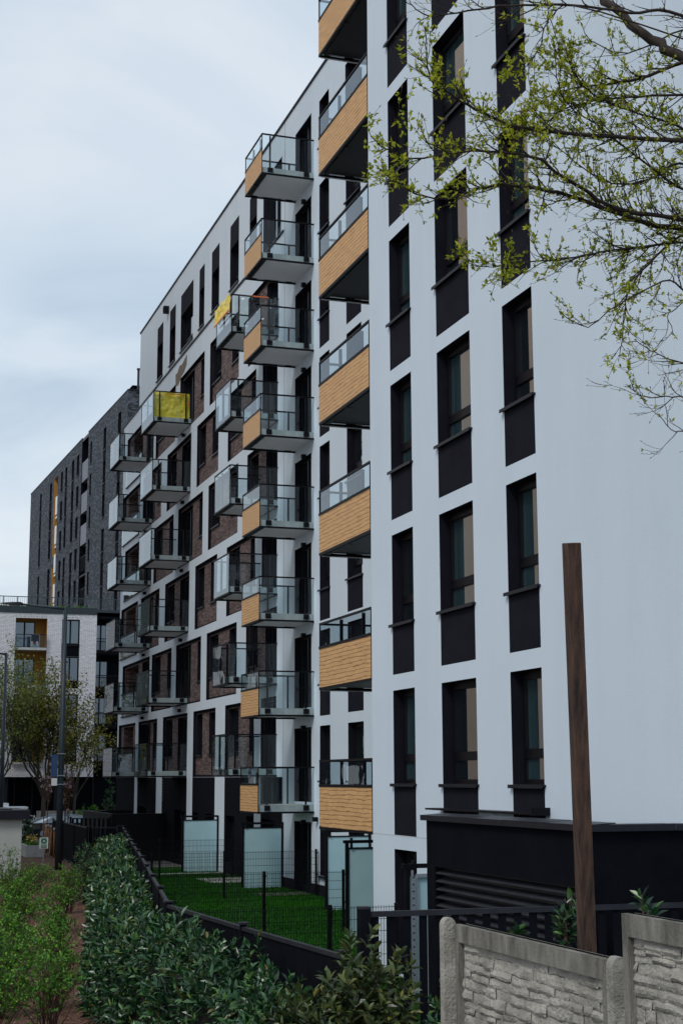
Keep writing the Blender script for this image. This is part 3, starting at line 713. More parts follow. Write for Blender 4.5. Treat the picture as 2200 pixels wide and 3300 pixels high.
def cpanel(xa, xb, y, zt, seed):
    """one precast panel, cast as staggered rough stones inside a plain frame (faces +y)"""
    rr = random.Random(seed); mb = MB(); zb = GZ
    mb.box(xa, xb, y - .02, y + .012, zb, zt)                       # slab
    mb.box(xa, xb, y - .03, y + .05, zt - .105, zt)                 # top rail
    mb.box(xb - .055, xb, y + .012, y + .05, zb, zt - .105); mb.box(xa, xa + .055, y + .012, y + .05, zb, zt - .105)
    z = zt - .105; x0, x1 = xa + .056, xb - .056
    rows = []
    while z > zb + .05:
        h = rr.choice((.028, .038, .05, .05, .065, .08)); rows.append((z - h, h)); z -= h
    NX = 150
    st = []
    for (zr, h) in rows:
        x = x0
        while x < x1:
            L = rr.uniform(.07, .36); dp = rr.uniform(.002, .022); sk = rr.uniform(-.012, .012)
            st.append((x, min(x + L, x1), zr + rr.uniform(-.008, .008), h, dp, rr.uniform(-.25, .25), rr.uniform(-.35, .05))); x += L
    for (p, q, zr, h, dp, tl, tz) in st:
        # stone as a small grid with rough face and sloping edges
        nx = max(3, int((q - p) / .022)); nz = max(3, int(h / .016)); g = []
        for i in range(nx + 1):
            col_ = []
            for j in range(nz + 1):
                fx, fz = i / nx, j / nz
                e = min(1, min(fx, 1 - fx) * nx / 1.0) * min(1, min(fz, 1 - fz) * nz / 1.0)
                wx = p + (q - p) * fx; wz = zr + h * fz
                k = noise.noise(Vector((wx * 16, wz * 22, seed))) * .007 + noise.noise(Vector((wx * 45, wz * 70, seed + 3))) * .006 + noise.noise(Vector((wx * 5, wz * 9, seed + 9))) * .010
                dd = .012 + (dp + tl * .05 * (fx - .5) + tz * .08 * (fz - .3) + k) * (1 if e > .5 else .42)
                wx += noise.noise(Vector((wx * 12, wz * 12, 5))) * .010; wz += noise.noise(Vector((wx * 12, wz * 12, 8))) * .010
                col_.append((min(max(wx, x0), x1), y + max(.0125, dd), min(max(wz, zb), zt - .105)))
            g.append(col_)
        for i in range(nx):
            for j in range(nz):
                mb.quad(g[i + 1][j], g[i][j], g[i][j + 1], g[i + 1][j + 1], 1)
    mb.build('panel', [STAINC, OLDC], CF)
cpanel(6.995, 8.975, -3.765, -.91, 11)
cpanel(4.55, 6.74, -3.72, -.662, 23)
cpost(4.5, -3.70, -.6)
wp = MB(); s = .041
pts = [(7.77, -4.02, GZ), (7.74, -4.0, -1.0), (7.42, -3.81, 1.30)]
wp = MB(); dirv = (Vector((7.41, -3.805, 1.28)) - Vector((7.75, -4.0, -.98))).normalized()
ax = Vector((.056, .995, 0)); ax = (ax - dirv * ax.dot(dirv)).normalized(); ay = dirv.cross(ax)
p0, p1 = Vector((7.75, -4.0, -.98)) - dirv * 2.74, Vector((7.41, -3.805, 1.28))
wp.obox((p0 + p1) / 2, ax * s, ay * s, dirv * ((p1 - p0).length / 2))
o = wp.build('timber_post', POSTW, None, loc=tuple(p0)); bv = o.modifiers.new('bevel', 'BEVEL'); bv.width = .004; bv.segments = 1
tag(o, 'tall square weathered timber post standing behind the concrete fence', 'timber post')
# ------------------------------------------------------------------ far speckled brick building
DBA = rad(2.4)
DB = thing('brick_building', (121.68, -21.49, GZ), 'tall dark speckled brick building with narrow windows and an ochre recess', 'apartment block')
DB.rotation_euler = (0, 0, DBA); OFF[DB.name] = Vector((0, 0, GZ))
top = 32.2
dcols = [(2.5, 3.75, 1), (8.6, 9.75, 1), (14.95, 15.75, 0), (21.1, 22.35, 0), (23.7, 24.95, 1), (27.4, 28.5, 1), (29.8, 31.0, 0), (36.1, 37.5, 1), (42.6, 43.75, 1)]
ops = []
for a, b, sp in dcols:
    for k in range(9):
        t_ = 31.0 - 3.08 * k
        ops.append((a, b, t_ - 2.05, t_, .22, 1))
        if sp and k % 3 != 2: ops.append((a, b, t_ - 3.08, t_ - 2.05, 0, 2))
ops.append((32.6, 34.9, 22.7, 31.1, 1.3, 3)); ops.append((32.6, 34.9, 5, 21.75, 1.3, 3))
mb = MB()
mb.wall(0, 16.7, GZ, top, 0, [o for o in ops if o[1] < 16.7], 0)
mb.wall(19.85, 50.3, GZ, top, 0, [o for o in ops if o[0] > 19.8], 0)
mb.quad((0, -14, GZ), (0, 0, GZ), (0, 0, top), (0, -14, top), 0); mb.quad((50.3, 0, GZ), (50.3, -14, GZ), (50.3, -14, top), (50.3, 0, top), 0)
mb.quad((16.7, 0, GZ), (16.7, -3, GZ), (16.7, -3, top), (16.7, 0, top), 2); mb.quad((19.85, -3, GZ), (19.85, 0, GZ), (19.85, 0, top), (19.85, -3, top), 2)
mb.quad((19.85, -3, GZ), (16.7, -3, GZ), (16.7, -3, top - 1.5), (19.85, -3, top - 1.5), 2)
mb.quad((34.9, -1.3, 5), (32.6, -1.3, 5), (32.6, -1.3, 31.1), (34.9, -1.3, 31.1), 3)
mb.build('wall', [GREYB, DARKP, GROUNDP, OCHRE], DB)
for a, b, sp in dcols:
    for k in range(6): sill(window(DB, a, b, 31.0 - 3.08 * k - 2.05, 31.0 - 3.08 * k, 0, .22, 'plain'), b - a, .22, .03)
rf = MB(); rf.box(0, 16.7, -14, -.02, top - .3, top + .02); rf.box(16.7, 50.3, -14, -.02, top - .32, top - .02); rf.box(-.04, 16.74, -.35, .04, top, top + .09); rf.box(-.04, .3, -14, -.36, top, top + .09); rf.box(19.8, 50.34, -.35, .04, top, top + .09)
roof = rf.build('roof', SILL, DB)
ch = MB(); ch.box(5.2, 7.6, -4.5, -1.6, top, top + 1.75); ch.box(5.1, 7.7, -4.6, -1.5, top + 1.75, top + 1.83); ch.build('roof_housing', GROUNDP, roof)
ch = MB(); ch.cyl((4.6, -1.9), .11, top, top + 3.1, 8); ch.cyl((4.6, -1.9), .16, top + 3.1, top + 3.25, 8); ch.build('vent_pipe', CAPM, roof)
for k in range(5):
    zt = 31.0 - 3.08 * k
    p = MB()
    if k < 3: p.box(16.75, 19.8, -.12, -.06, zt - 2.9, zt - 1.2)
    else:
        for i in range(14): p.box(16.8 + i * .22, 16.83 + i * .22, -.12, -.09, zt - 2.6, zt - 1.2)
        p.box(16.75, 19.8, -.13, -.08, zt - 1.2, zt - 1.15)
    p.box(16.72, 19.83, -2.9, -.05, zt - 3.1, zt - 2.92)
    p.build('balcony', noisy('panel_grey%d' % k, (.16, .17, .2), (.2, .21, .24), 2, .7) if k < 3 else METAL, DB)
for zt in (29.0, 25.9, 22.9, 19.8):
    p = MB(); p.box(32.65, 33.5, -.15, .05, zt - 2.0, zt - .1); p.box(32.62, 34.85, -1.25, -.2, zt - 2.2, zt - 2.02); p.build('balcony', PLWHITE, DB)
# ------------------------------------------------------------------ white brick building in front of it
WB = thing('brick_building', (117, -14, GZ), 'four storey white brick building with ochre loggias and a planted roof terrace', 'apartment block')
OFF[WB.name] = Vector((0, 0, GZ)); WB.rotation_euler = (0, 0, rad(90))
# local frame: x runs to the left of the picture (world +y ... ), wall faces the camera
WX = lambda v: v + 14.0        # local x from world y  (rotation 90 deg: local x -> world y, local y -> world -x)
zr = 12.6
wc = (-17.28, -15.9); lg = (-14.77, -12.36)
rowt = [12.17, 9.28, 6.38, 3.48]
ops = []
for i, t_ in enumerate(rowt):
    ops.append((WX(wc[0]), WX(wc[1]), t_ - 2.0, t_, .25, 1)); ops.append((WX(wc[0]), WX(wc[1]), t_ - (2.88 if i == 0 else 2.45), t_ - 2.0, 0, 3))
    ops.append((WX(-9.9), WX(-8.3), t_ - 2.0, t_, .25, 1))
for t_, b_ in ((12.2, 7.0), (6.36, 1.1)): ops.append((WX(lg[0]), WX(lg[1]), b_, t_, 1.5, 2))
for v_ in (wc,): ops.append((WX(wc[0]) - .02, WX(wc[1]) + .02, 12.171, 12.42, 0, 4))
ops.append((WX(lg[0]), WX(lg[1]), 12.201, 12.45, 0, 4)); ops.append((WX(lg[0]), WX(lg[1]), 6.361, 6.6, 0, 4))
mb = MB(); mb.wall(WX(-18.6), WX(-4), .1, zr, 0, ops, 0)
mb.quad((WX(-18.6), -12, .1), (WX(-18.6), 0, .1), (WX(-18.6), 0, zr), (WX(-18.6), -12, zr), 0)
mb.quad((WX(-18.6), 0, .1), (WX(-4), 0, .1), (WX(-4), -2.5, .1), (WX(-18.6), -2.5, .1), 3)
mb.quad((WX(-4), -2.5, GZ), (WX(-30), -2.5, GZ), (WX(-30), -2.5, .1), (WX(-4), -2.5, .1), 3)
mb.quad((WX(lg[1]), -1.5, 1.1), (WX(lg[0]), -1.5, 1.1), (WX(lg[0]), -1.5, 12.2), (WX(lg[1]), -1.5, 12.2), 2)
mb.build('wall', [WHITEB, DARKP, OCHRE, GROUNDP, SOLDB], WB)
for i, t_ in enumerate(rowt):
    for a, b in (wc, (-9.9, -8.3)):
        wi = window(WB, WX(a), WX(b), t_ - 2.0, t_, 0, .25, 'door', 'window', glass=CGLASS if i == 0 else WGLASS); sill(wi, b - a, .25, .02)
    zf = t_ - 2.4
    window(WB, WX(-14.0), WX(-12.4), zf + .15, t_ - .12, -1.40, 0, 'door')
    s = MB(); s.box(WX(-14.72), WX(-12.4), -1.45, .25, zf - .05, zf + .14, 0); s.build('balcony_slab', CONC, WB)
    r_ = MB(); r_.box(WX(-14.72), WX(-12.4), .2, .24, zf + 1.12, zf + 1.17); r_.box(WX(-14.72), WX(-14.69), .2, .23, zf + .1, zf + 1.15); r_.box(WX(-12.43), WX(-12.4), .2, .23, zf + .1, zf + 1.15); g = r_.build('balcony_railing', METAL, WB)
    q = MB(); q.quad((WX(-12.43), .22, zf + .1), (WX(-14.69), .22, zf + .1), (WX(-14.69), .22, zf + 1.12), (WX(-12.43), .22, zf + 1.12)); q.build('glass_panel', GLASS, g)
fa = MB(); fa.box(WX(-18.62), WX(-4), -.9, .06, zr, zr + .52); fa.box(WX(-30), WX(-18.64), -1.5, -1.0, zr, zr + .52); fa.build('roof_fascia', TEAL, WB)
dk = MB(); dk.box(WX(-30), WX(-18.62), -4, -2.4, .1, zr); dk.box(WX(-30), WX(-4.1), -14, -1.0, zr - .2, zr + .3)
for t_ in rowt: dk.box(WX(-21.5), WX(-18.64), -2.38, -1.2, t_ - 2.6, t_ - 2.45)
dk.build('dark_bay', GROUNDP, WB)
for t_ in rowt:
    window(WB, WX(-19.9), WX(-18.7), t_ - 2.3, t_ - .1, -2.28, .05, 'door', 'balcony_door')
    r_ = MB(); zf = t_ - 2.45
    r_.box(WX(-21.5), WX(-18.64), -1.25, -1.2, zf + 1.1, zf + 1.16); r_.box(WX(-21.5), WX(-18.64), -1.25, -1.2, zf + .02, zf + .08)
    x = WX(-21.5)
    while x < WX(-18.64): r_.box(x, x + .02, -1.24, -1.21, zf + .08, zf + 1.1); x += .14
    r_.build('balcony_railing', METAL, WB)
tr = MB(); tr.box(WX(-30), WX(-4), -2.4, -2.35, zr + 1.5, zr + 1.56); tr.box(WX(-30), WX(-4), -2.6, -2.2, zr + .3, zr + .62)
x = WX(-30)
while x < WX(-4): tr.box(x, x + .022, -2.39, -2.36, zr + .62, zr + 1.5); x += .155
x = WX(-30)
while x < WX(-4): tr.box(x, x + .06, -2.41, -2.34, zr + .62, zr + 1.52); x += 1.08
tr.build('terrace_railing', LAMPM, WB)
for v_, h_, y_ in ((-12.0, .2, -.4), (-15.9, .2, -.4), (-11.3, .04, -2.4), (-12.95, .04, -2.4), (-14.3, .04, -2.4), (-17.5, .04, -2.4), (-19, .04, -2.4)):
    co_ = MB(); co_.box(WX(v_) - h_, WX(v_) + h_, y_ - h_, y_ + h_, GZ, .098); co_.build('column', SILL, WB)
low = MB(); low.box(115.6, 115.9, -19.5, -14.25, GZ, -2.42); low.box(115.6, 115.9, -11, -5, GZ, -2.42)
tag(low.build('garden_wall', noisy('pale_render', (.24, .23, .21), (.3, .29, .27), 3, .9), None, loc=(115.7, -15, GZ)), 'low pale rendered wall under the white brick building', 'garden wall')
# buildings across the street, only seen as reflections in the glass
BB = thing('apartment_building', (75, 12, GZ), 'beige rendered tower standing opposite the white block', 'apartment block')
mb = MB(); ops = []
for i in range(5):
    for k in range(17): ops.append((48 + i * 8, 49.4 + i * 8, k * 3 - 1.5, k * 3 + .3, .25, 1))
mbx = MB(); 
for o in ops: pass
def wall_rev(mb, u0, u1, z0, z1, v, ops):
    t_ = MB(); t_.wall(u0, u1, z0, z1, 0, ops, 0)
    i = len(mb.v); mb.v += [(x, v - y, z) for x, y, z in t_.v]; mb.f += [tuple(i + q for q in f)[::-1] for f in t_.f]; mb.m += t_.m
wall_rev(mb, 46, 86, GZ, 56, 12, ops)
mb.quad((46, 12, GZ), (46, 26, GZ), (46, 26, 56), (46, 12, 56)); mb.quad((86, 26, GZ), (86, 12, GZ), (86, 12, 56), (86, 26, 56))
for o in ops: mb.quad((o[0], 12.25, o[2]), (o[1], 12.25, o[2]), (o[1], 12.25, o[3]), (o[0], 12.25, o[3]), 1)
mb.build('wall', [BEIGE, WGLASS], BB)
rf = MB(); rf.box(46, 86, 12, 26, 55.8, 56.1); rf.build('roof', CAPM, BB)

for (x0, x1, y0, y1, h, lb, mt) in ((150, 164, 9, 48, 17, 'low dark rendered block farther along the opposite side of the street', DARKP), (200, 214, 5, 62, 24, 'long grey green rendered block closing the far end of the street', noisy('grey_green_render', (.07, .085, .08), (.10, .12, .11), 1, .9))):
    b_ = thing('apartment_building', (x0, (y0 + y1) / 2, GZ), lb, 'apartment block')
    mb = MB(); mb.box(x0, x1, y0, y1, GZ, h); mb.build('wall', mt, b_)
    mb = MB(); mb.box(x0 - .2, x1 + .2, y0 - .2, y1 + .2, h + .005, h + .3); mb.build('roof', CAPM, b_)
    for k in range(int(h / 3.2)):
        for i in range(int((y1 - y0) / 4)):
            f = MB(); f.box(x0 - .05, x0 - .01, y0 + 1 + i * 4, y0 + 2.6 + i * 4, k * 3.2 - .8, k * 3.2 + 1.1); f.build('window', WGLASS if (i + k) % 3 else PLWHITE, b_)
# ------------------------------------------------------------------ street lamps, signs, car, bicycle, small things
def street_lamp(x, y, h, arm, label):
    t = thing('street_lamp', (x, y, GZ), label, 'street lamp', 'street lamps')
    p = MB(); p.cyl((x, y), .145, GZ, GZ + h, 16, 0, .078); p.build('pole', LAMPM, t, True)
    a = MB(); a.tube([(x, y, GZ + h - .06), (x, y + .5, GZ + h - .02), (x, y + arm, GZ + h + .08)], [.06, .05, .04], 8); a.build('arm', LAMPM, t, True)
    l = MB(); v = []
    y0 = y + arm
    for k, (dy, w_, zt, zb) in enumerate(((0, .05, .05, -.04), (.12, .11, .09, -.05), (.45, .13, .075, -.04), (.75, .09, .05, -.015), (.95, .02, .03, .01))):
        v.append([(x - w_, y0 + dy, GZ + h + .08 + zb), (x + w_, y0 + dy, GZ + h + .08 + zb), (x + w_ * .7, y0 + dy, GZ + h + .08 + zt), (x - w_ * .7, y0 + dy, GZ + h + .08 + zt)])
    for a_, b_ in zip(v[:-1], v[1:]):
        for i in range(4): l.quad(a_[i], a_[(i + 1) % 4], b_[(i + 1) % 4], b_[i])
    l.build('lamp_head', CAPM, t)
    return t
t = street_lamp(62.5, -8.62, 10.72, 1.75, 'dark steel street lamp with a blue plate, standing by the planting bed')
s = MB(); s.box(62.3, 62.33, -8.45, -8.10 + -.1, .05, .95, 0); s.box(62.3, 62.33, -8.45, -8.22, -.3, .0, 1); s.build('notice_plate', [noisy('blue_sign', (.02, .06, .16), (.03, .08, .2), 3, .5), PLWHITE], t)
s = MB()
for z in (.98, .1, -.25): s.box(62.33, 62.66, -8.77, -8.47, z - .015, z + .015)
s.build('clamp', GALV, t)
street_lamp(87, -8.72, 10.75, 1.6, 'dark steel street lamp at the left edge, behind the pale utility block')
UB = thing('utility_block', (57, -4.5, GZ), 'pale rendered utility block with a dark overhanging metal cap', 'utility block')
mb = MB(); mb.box(54.4, 58.2, -6.2, -3.2, GZ + .28, -1.42); mb.build('wall', UTIL, UB)
mb = MB(); mb.box(54.43, 58.17, -6.17, -3.23, GZ, GZ + .28); mb.build('plinth', GROUNDP, UB)
mb = MB(); mb.box(54.2, 58.4, -6.45, -3.0, -1.42, -1.1); mb.box(54.9, 57.8, -5.9, -3.4, -1.1, -1.06); mb.build('cap', SILL, UB)
wl = MB(); wl.box(102, 104, -11.9, -9, GZ, -1.98); wl.box(101.9, 104.1, -11.98, -9, -1.98, -1.86); wl.box(102.2, 104, -10.75, -9, -1.86, -1.62)
tag(wl.build('garden_wall', PLWHITE, None, loc=(103, -11, GZ)), 'white capped wall beyond the pale utility block', 'garden wall')
# assembly point sign
SG = thing('assembly_sign', (60.3, -7.74, GZ), 'green and white assembly point sign on a thin steel pole', 'sign')
mb = MB(); mb.cyl((60.33, -7.74), .022, GZ, -2.25, 8); mb.build('pole', GALV, SG)
mb = MB(); mb.box(60.28, 60.3, -7.90, -7.57, -2.70, -2.28); mb.build('board', PLWHITE, SG)
GRN = noisy('sign_green', (.004, .14, .07), (.006, .17, .085), 3, .5)
mb = MB(); X = 60.277; yc = -7.735
mb.box(X, X + .004, yc - .115, yc + .115, -2.52, -2.305, 0); mb.box(X, X + .004, yc - .115, yc + .115, -2.68, -2.545, 0)
for sy in (-1, 1):
    for sz in (-1, 1):
        cy, cz = yc + sy * .065, -2.412 + sz * .06
        mb.poly([(X - .002, cy - sy * .04, cz - sz * .012), (X - .002, cy - sy * .012, cz - sz * .04), (X - .002, cy - sy * .028, cz - sz * .028)], 1)
        mb.poly([(X - .002, cy + sy * .03, cz + sz * .03), (X - .002, cy + sy * .03, cz - sz * .01), (X - .002, cy - sy * .01, cz + sz * .03)], 1)
for dy, dz, r_ in ((0, .012, .014), (-.025, 0, .011), (.025, 0, .011)):
    mb.poly([(X - .002, yc + dy + r_ * math.cos(q * .785), -2.40 + dz + r_ * math.sin(q * .785)) for q in range(8)], 1)
    mb.poly([(X - .002, yc + dy + r_, -2.412 + dz), (X - .002, yc + dy - r_, -2.412 + dz), (X - .002, yc + dy - r_ * .7, -2.45 + dz), (X - .002, yc + dy + r_ * .7, -2.45 + dz)], 1)
mb.build('pictogram', [GRN, PLWHITE], SG)
def text(s_, size, loc, rot, m_, parent, name='lettering'):
    cu = bpy.data.curves.new(name, 'FONT'); cu.body = s_; cu.size = size; cu.align_x = 'CENTER'; cu.align_y = 'CENTER'; cu.extrude = .001
    tmp = bpy.data.objects.new(name, cu); C.objects.link(tmp)
    dg = bpy.context.evaluated_depsgraph_get(); me = bpy.data.meshes.new_from_object(tmp.evaluated_get(dg)); bpy.data.objects.remove(tmp)
    me.materials.clear(); me.materials.append(m_)
    o = link(name, me, parent, loc); o.rotation_euler = rot; return o
text('MIEJSCE\nZBI\u00d3RKI', .055, (X - .004, yc, -2.612), (rad(90), 0, rad(-90)), PLWHITE, SG)
PL = thing('planter', (74.2, -8.95, GZ), 'grey concrete planter with yellow flowers beside the green sign', 'planter')
mb = MB(); x0, x1, y0, y1 = 73.0, 75.6, -9.35, -8.55
for a, b, c, d in ((x0, x1, y0, y0 + .1), (x0, x1, y1 - .1, y1), (x0, x0 + .1, y0 + .1, y1 - .1), (x1 - .1, x1, y0 + .1, y1 - .1)): mb.box(a, b, c, d, GZ, -3.12)
mb.build('trough', CONC, PL); mb = MB(); mb.box(x0 + .1, x1 - .1, y0 + .1, y1 - .1, -3.4, -3.25); mb.build('soil', GRAVEL, PL)
for i, (x, y, h) in enumerate(((94.9, -12.13, 1.1), (92.8, -11.98, 1.2), (78.3, -10.27, 1.44), (74.2, -9.86, 1.52), (72.1, -9.72, 1.46), (76.6, -9.95, 1.48))):
    mb = MB(); mb.cyl((x, y), .05, GZ, GZ + h, 10, 0, .045); mb.cyl((x, y), .062, GZ + h - .16, GZ + h - .06, 10, 1)
    tag(mb.build('tree_stake', [STAKE, GALV], None, True, loc=(x, y, GZ)), 'round timber tree stake in the row beside the lamp post', 'tree stake', 'tree stakes by the lamp post')
# car seen from the side, parked across the view
CAR = thing('parked_car', (97, -14.1, GZ), 'dark blue parked hatchback seen from the side behind the planting bed', 'car')
OFF[CAR.name] = Vector((0, 0, 0)); CAR.location = (97, -13.6, GZ); CAR.rotation_euler = (0, 0, rad(90))
CARP = noisy('car_paint', (.006, .008, .016), (.008, .011, .02), 2, .22, 0, spec=.6); RUB = noisy('tyre_rubber', (.012, .012, .012), (.02, .02, .02), 9, .8)
prof = [(-2.15, .35, .62), (-2.1, .30, .86), (-1.5, .26, .93), (-.95, .24, .97), (.6, .24, .98), (1.55, .26, .97), (2.0, .3, .9), (2.14, .4, .7)]
mb = MB(); rings = []
for x, zb, zt in prof:
    w_ = .86 if abs(x) < 1.7 else .72; rings.append([(x, -w_, zb), (x, -w_ - .03, (zb + zt) / 2), (x, -w_ + .05, zt), (x, w_ - .05, zt), (x, w_ + .03, (zb + zt) / 2), (x, w_, zb)])
for a, b in zip(rings[:-1], rings[1:]):
    for i in range(6): mb.quad(a[i], b[i], b[(i + 1) % 6], a[(i + 1) % 6])
mb.poly(rings[0]); mb.poly(rings[-1][::-1]); mb.build('body', CARP, CAR, True)
gp = [(-1.75, .95, .78), (-1.15, 1.36, .62), (-.3, 1.46, .60), (.7, 1.42, .60), (1.4, 1.22, .64), (1.95, .96, .76)]
mb = MB(); g = [[(x, -.80, .95), (x, -w_, z), (x, w_, z), (x, .80, .95)] for x, z, w_ in gp]
for a, b in zip(g[:-1], g[1:]):
    mb.quad(a[1], b[1], b[2], a[2], 0)
    for i, j in ((0, 1), (2, 3)): mb.quad(a[i], b[i], b[j], a[j], 1)
mb.build('cabin', [CARP, CGLASS], CAR)
mb = MB()
for sg in (-1, 1):
    mb.tube([(x, sg * (w_ + .015), z + .01) for x, z, w_ in gp], .022, 5); mb.tube([(-1.75, sg * .87, .97), (1.95, sg * .87, .98)], .02, 5); mb.tube([(-1.3, sg * .9, .36), (1.3, sg * .9, .36)], .022, 5)
mb.build('chrome_trim', GALV, CAR)
for x in (-1.35, 1.32):
    for sg in (-1, 1):
        mb = MB(); mb.tube([(x, sg * .68, .32), (x, sg * .9, .32)], .32, 18); wl_ = mb.build('wheel', RUB, CAR)
        mb = MB(); mb.tube([(x, sg * .88, .32), (x, sg * .915, .32)], .2, 14); mb.build('rim', GALV, wl_)
for sg in (-1, 1):
    mb = MB(); mb.obox((2.05, sg * .62, .78), (.07, 0, 0), (0, .13, 0), (0, 0, .06)); mb.build('headlight', PLWHITE, CAR)
    mb = MB(); mb.obox((-2.1, sg * .62, .82), (.05, 0, 0), (0, .12, 0), (0, 0, .07)); mb.build('tail_light', noisy('tail_red', (.3, .01, .01), (.35, .02, .02), 3, .4), CAR)
BK = thing('bicycle', (111.6, -13.2, GZ), 'white bicycle leaning by the dark shop front', 'bicycle')
OFF[BK.name] = Vector((0, 0, 0)); BK.location = (108, -12.95, GZ + .35); BK.rotation_euler = (0, 0, rad(62))
for x in (-.52, .52):
    mb = MB(); mb.tube([(x + .33 * math.cos(i * .314), 0, .34 + .33 * math.sin(i * .314)) for i in range(21)], .018, 5, cap=False)
    for i in range(8): mb.tube([(x, 0, .34), (x + .32 * math.cos(i * .785), 0, .34 + .32 * math.sin(i * .785))], .003, 3)
    mb.build('wheel', GALV, BK)
mb = MB()
for p, q in (((-.52, 0, .34), (-.1, 0, .34)), ((-.1, 0, .34), (-.22, 0, .85)), ((-.1, 0, .34), (.36, 0, .8)), ((-.2, 0, .75), (.36, 0, .85)), ((.52, 0, .34), (.34, 0, .98)), ((-.52, 0, .34), (-.2, 0, .75))): mb.tube([p, q], .018, 6)
mb.build('frame', PLWHITE, BK); mb = MB(); mb.obox((-.24, 0, .89), (.13, 0, 0), (0, .06, 0), (0, 0, .03)); mb.build('saddle', METAL, BK)
mb = MB(); mb.tube([(.26, -.28, 1.04), (.34, -.1, 1.02), (.34, .1, 1.02), (.26, .28, 1.04)], .014, 6); mb.build('handlebar', METAL, BK)
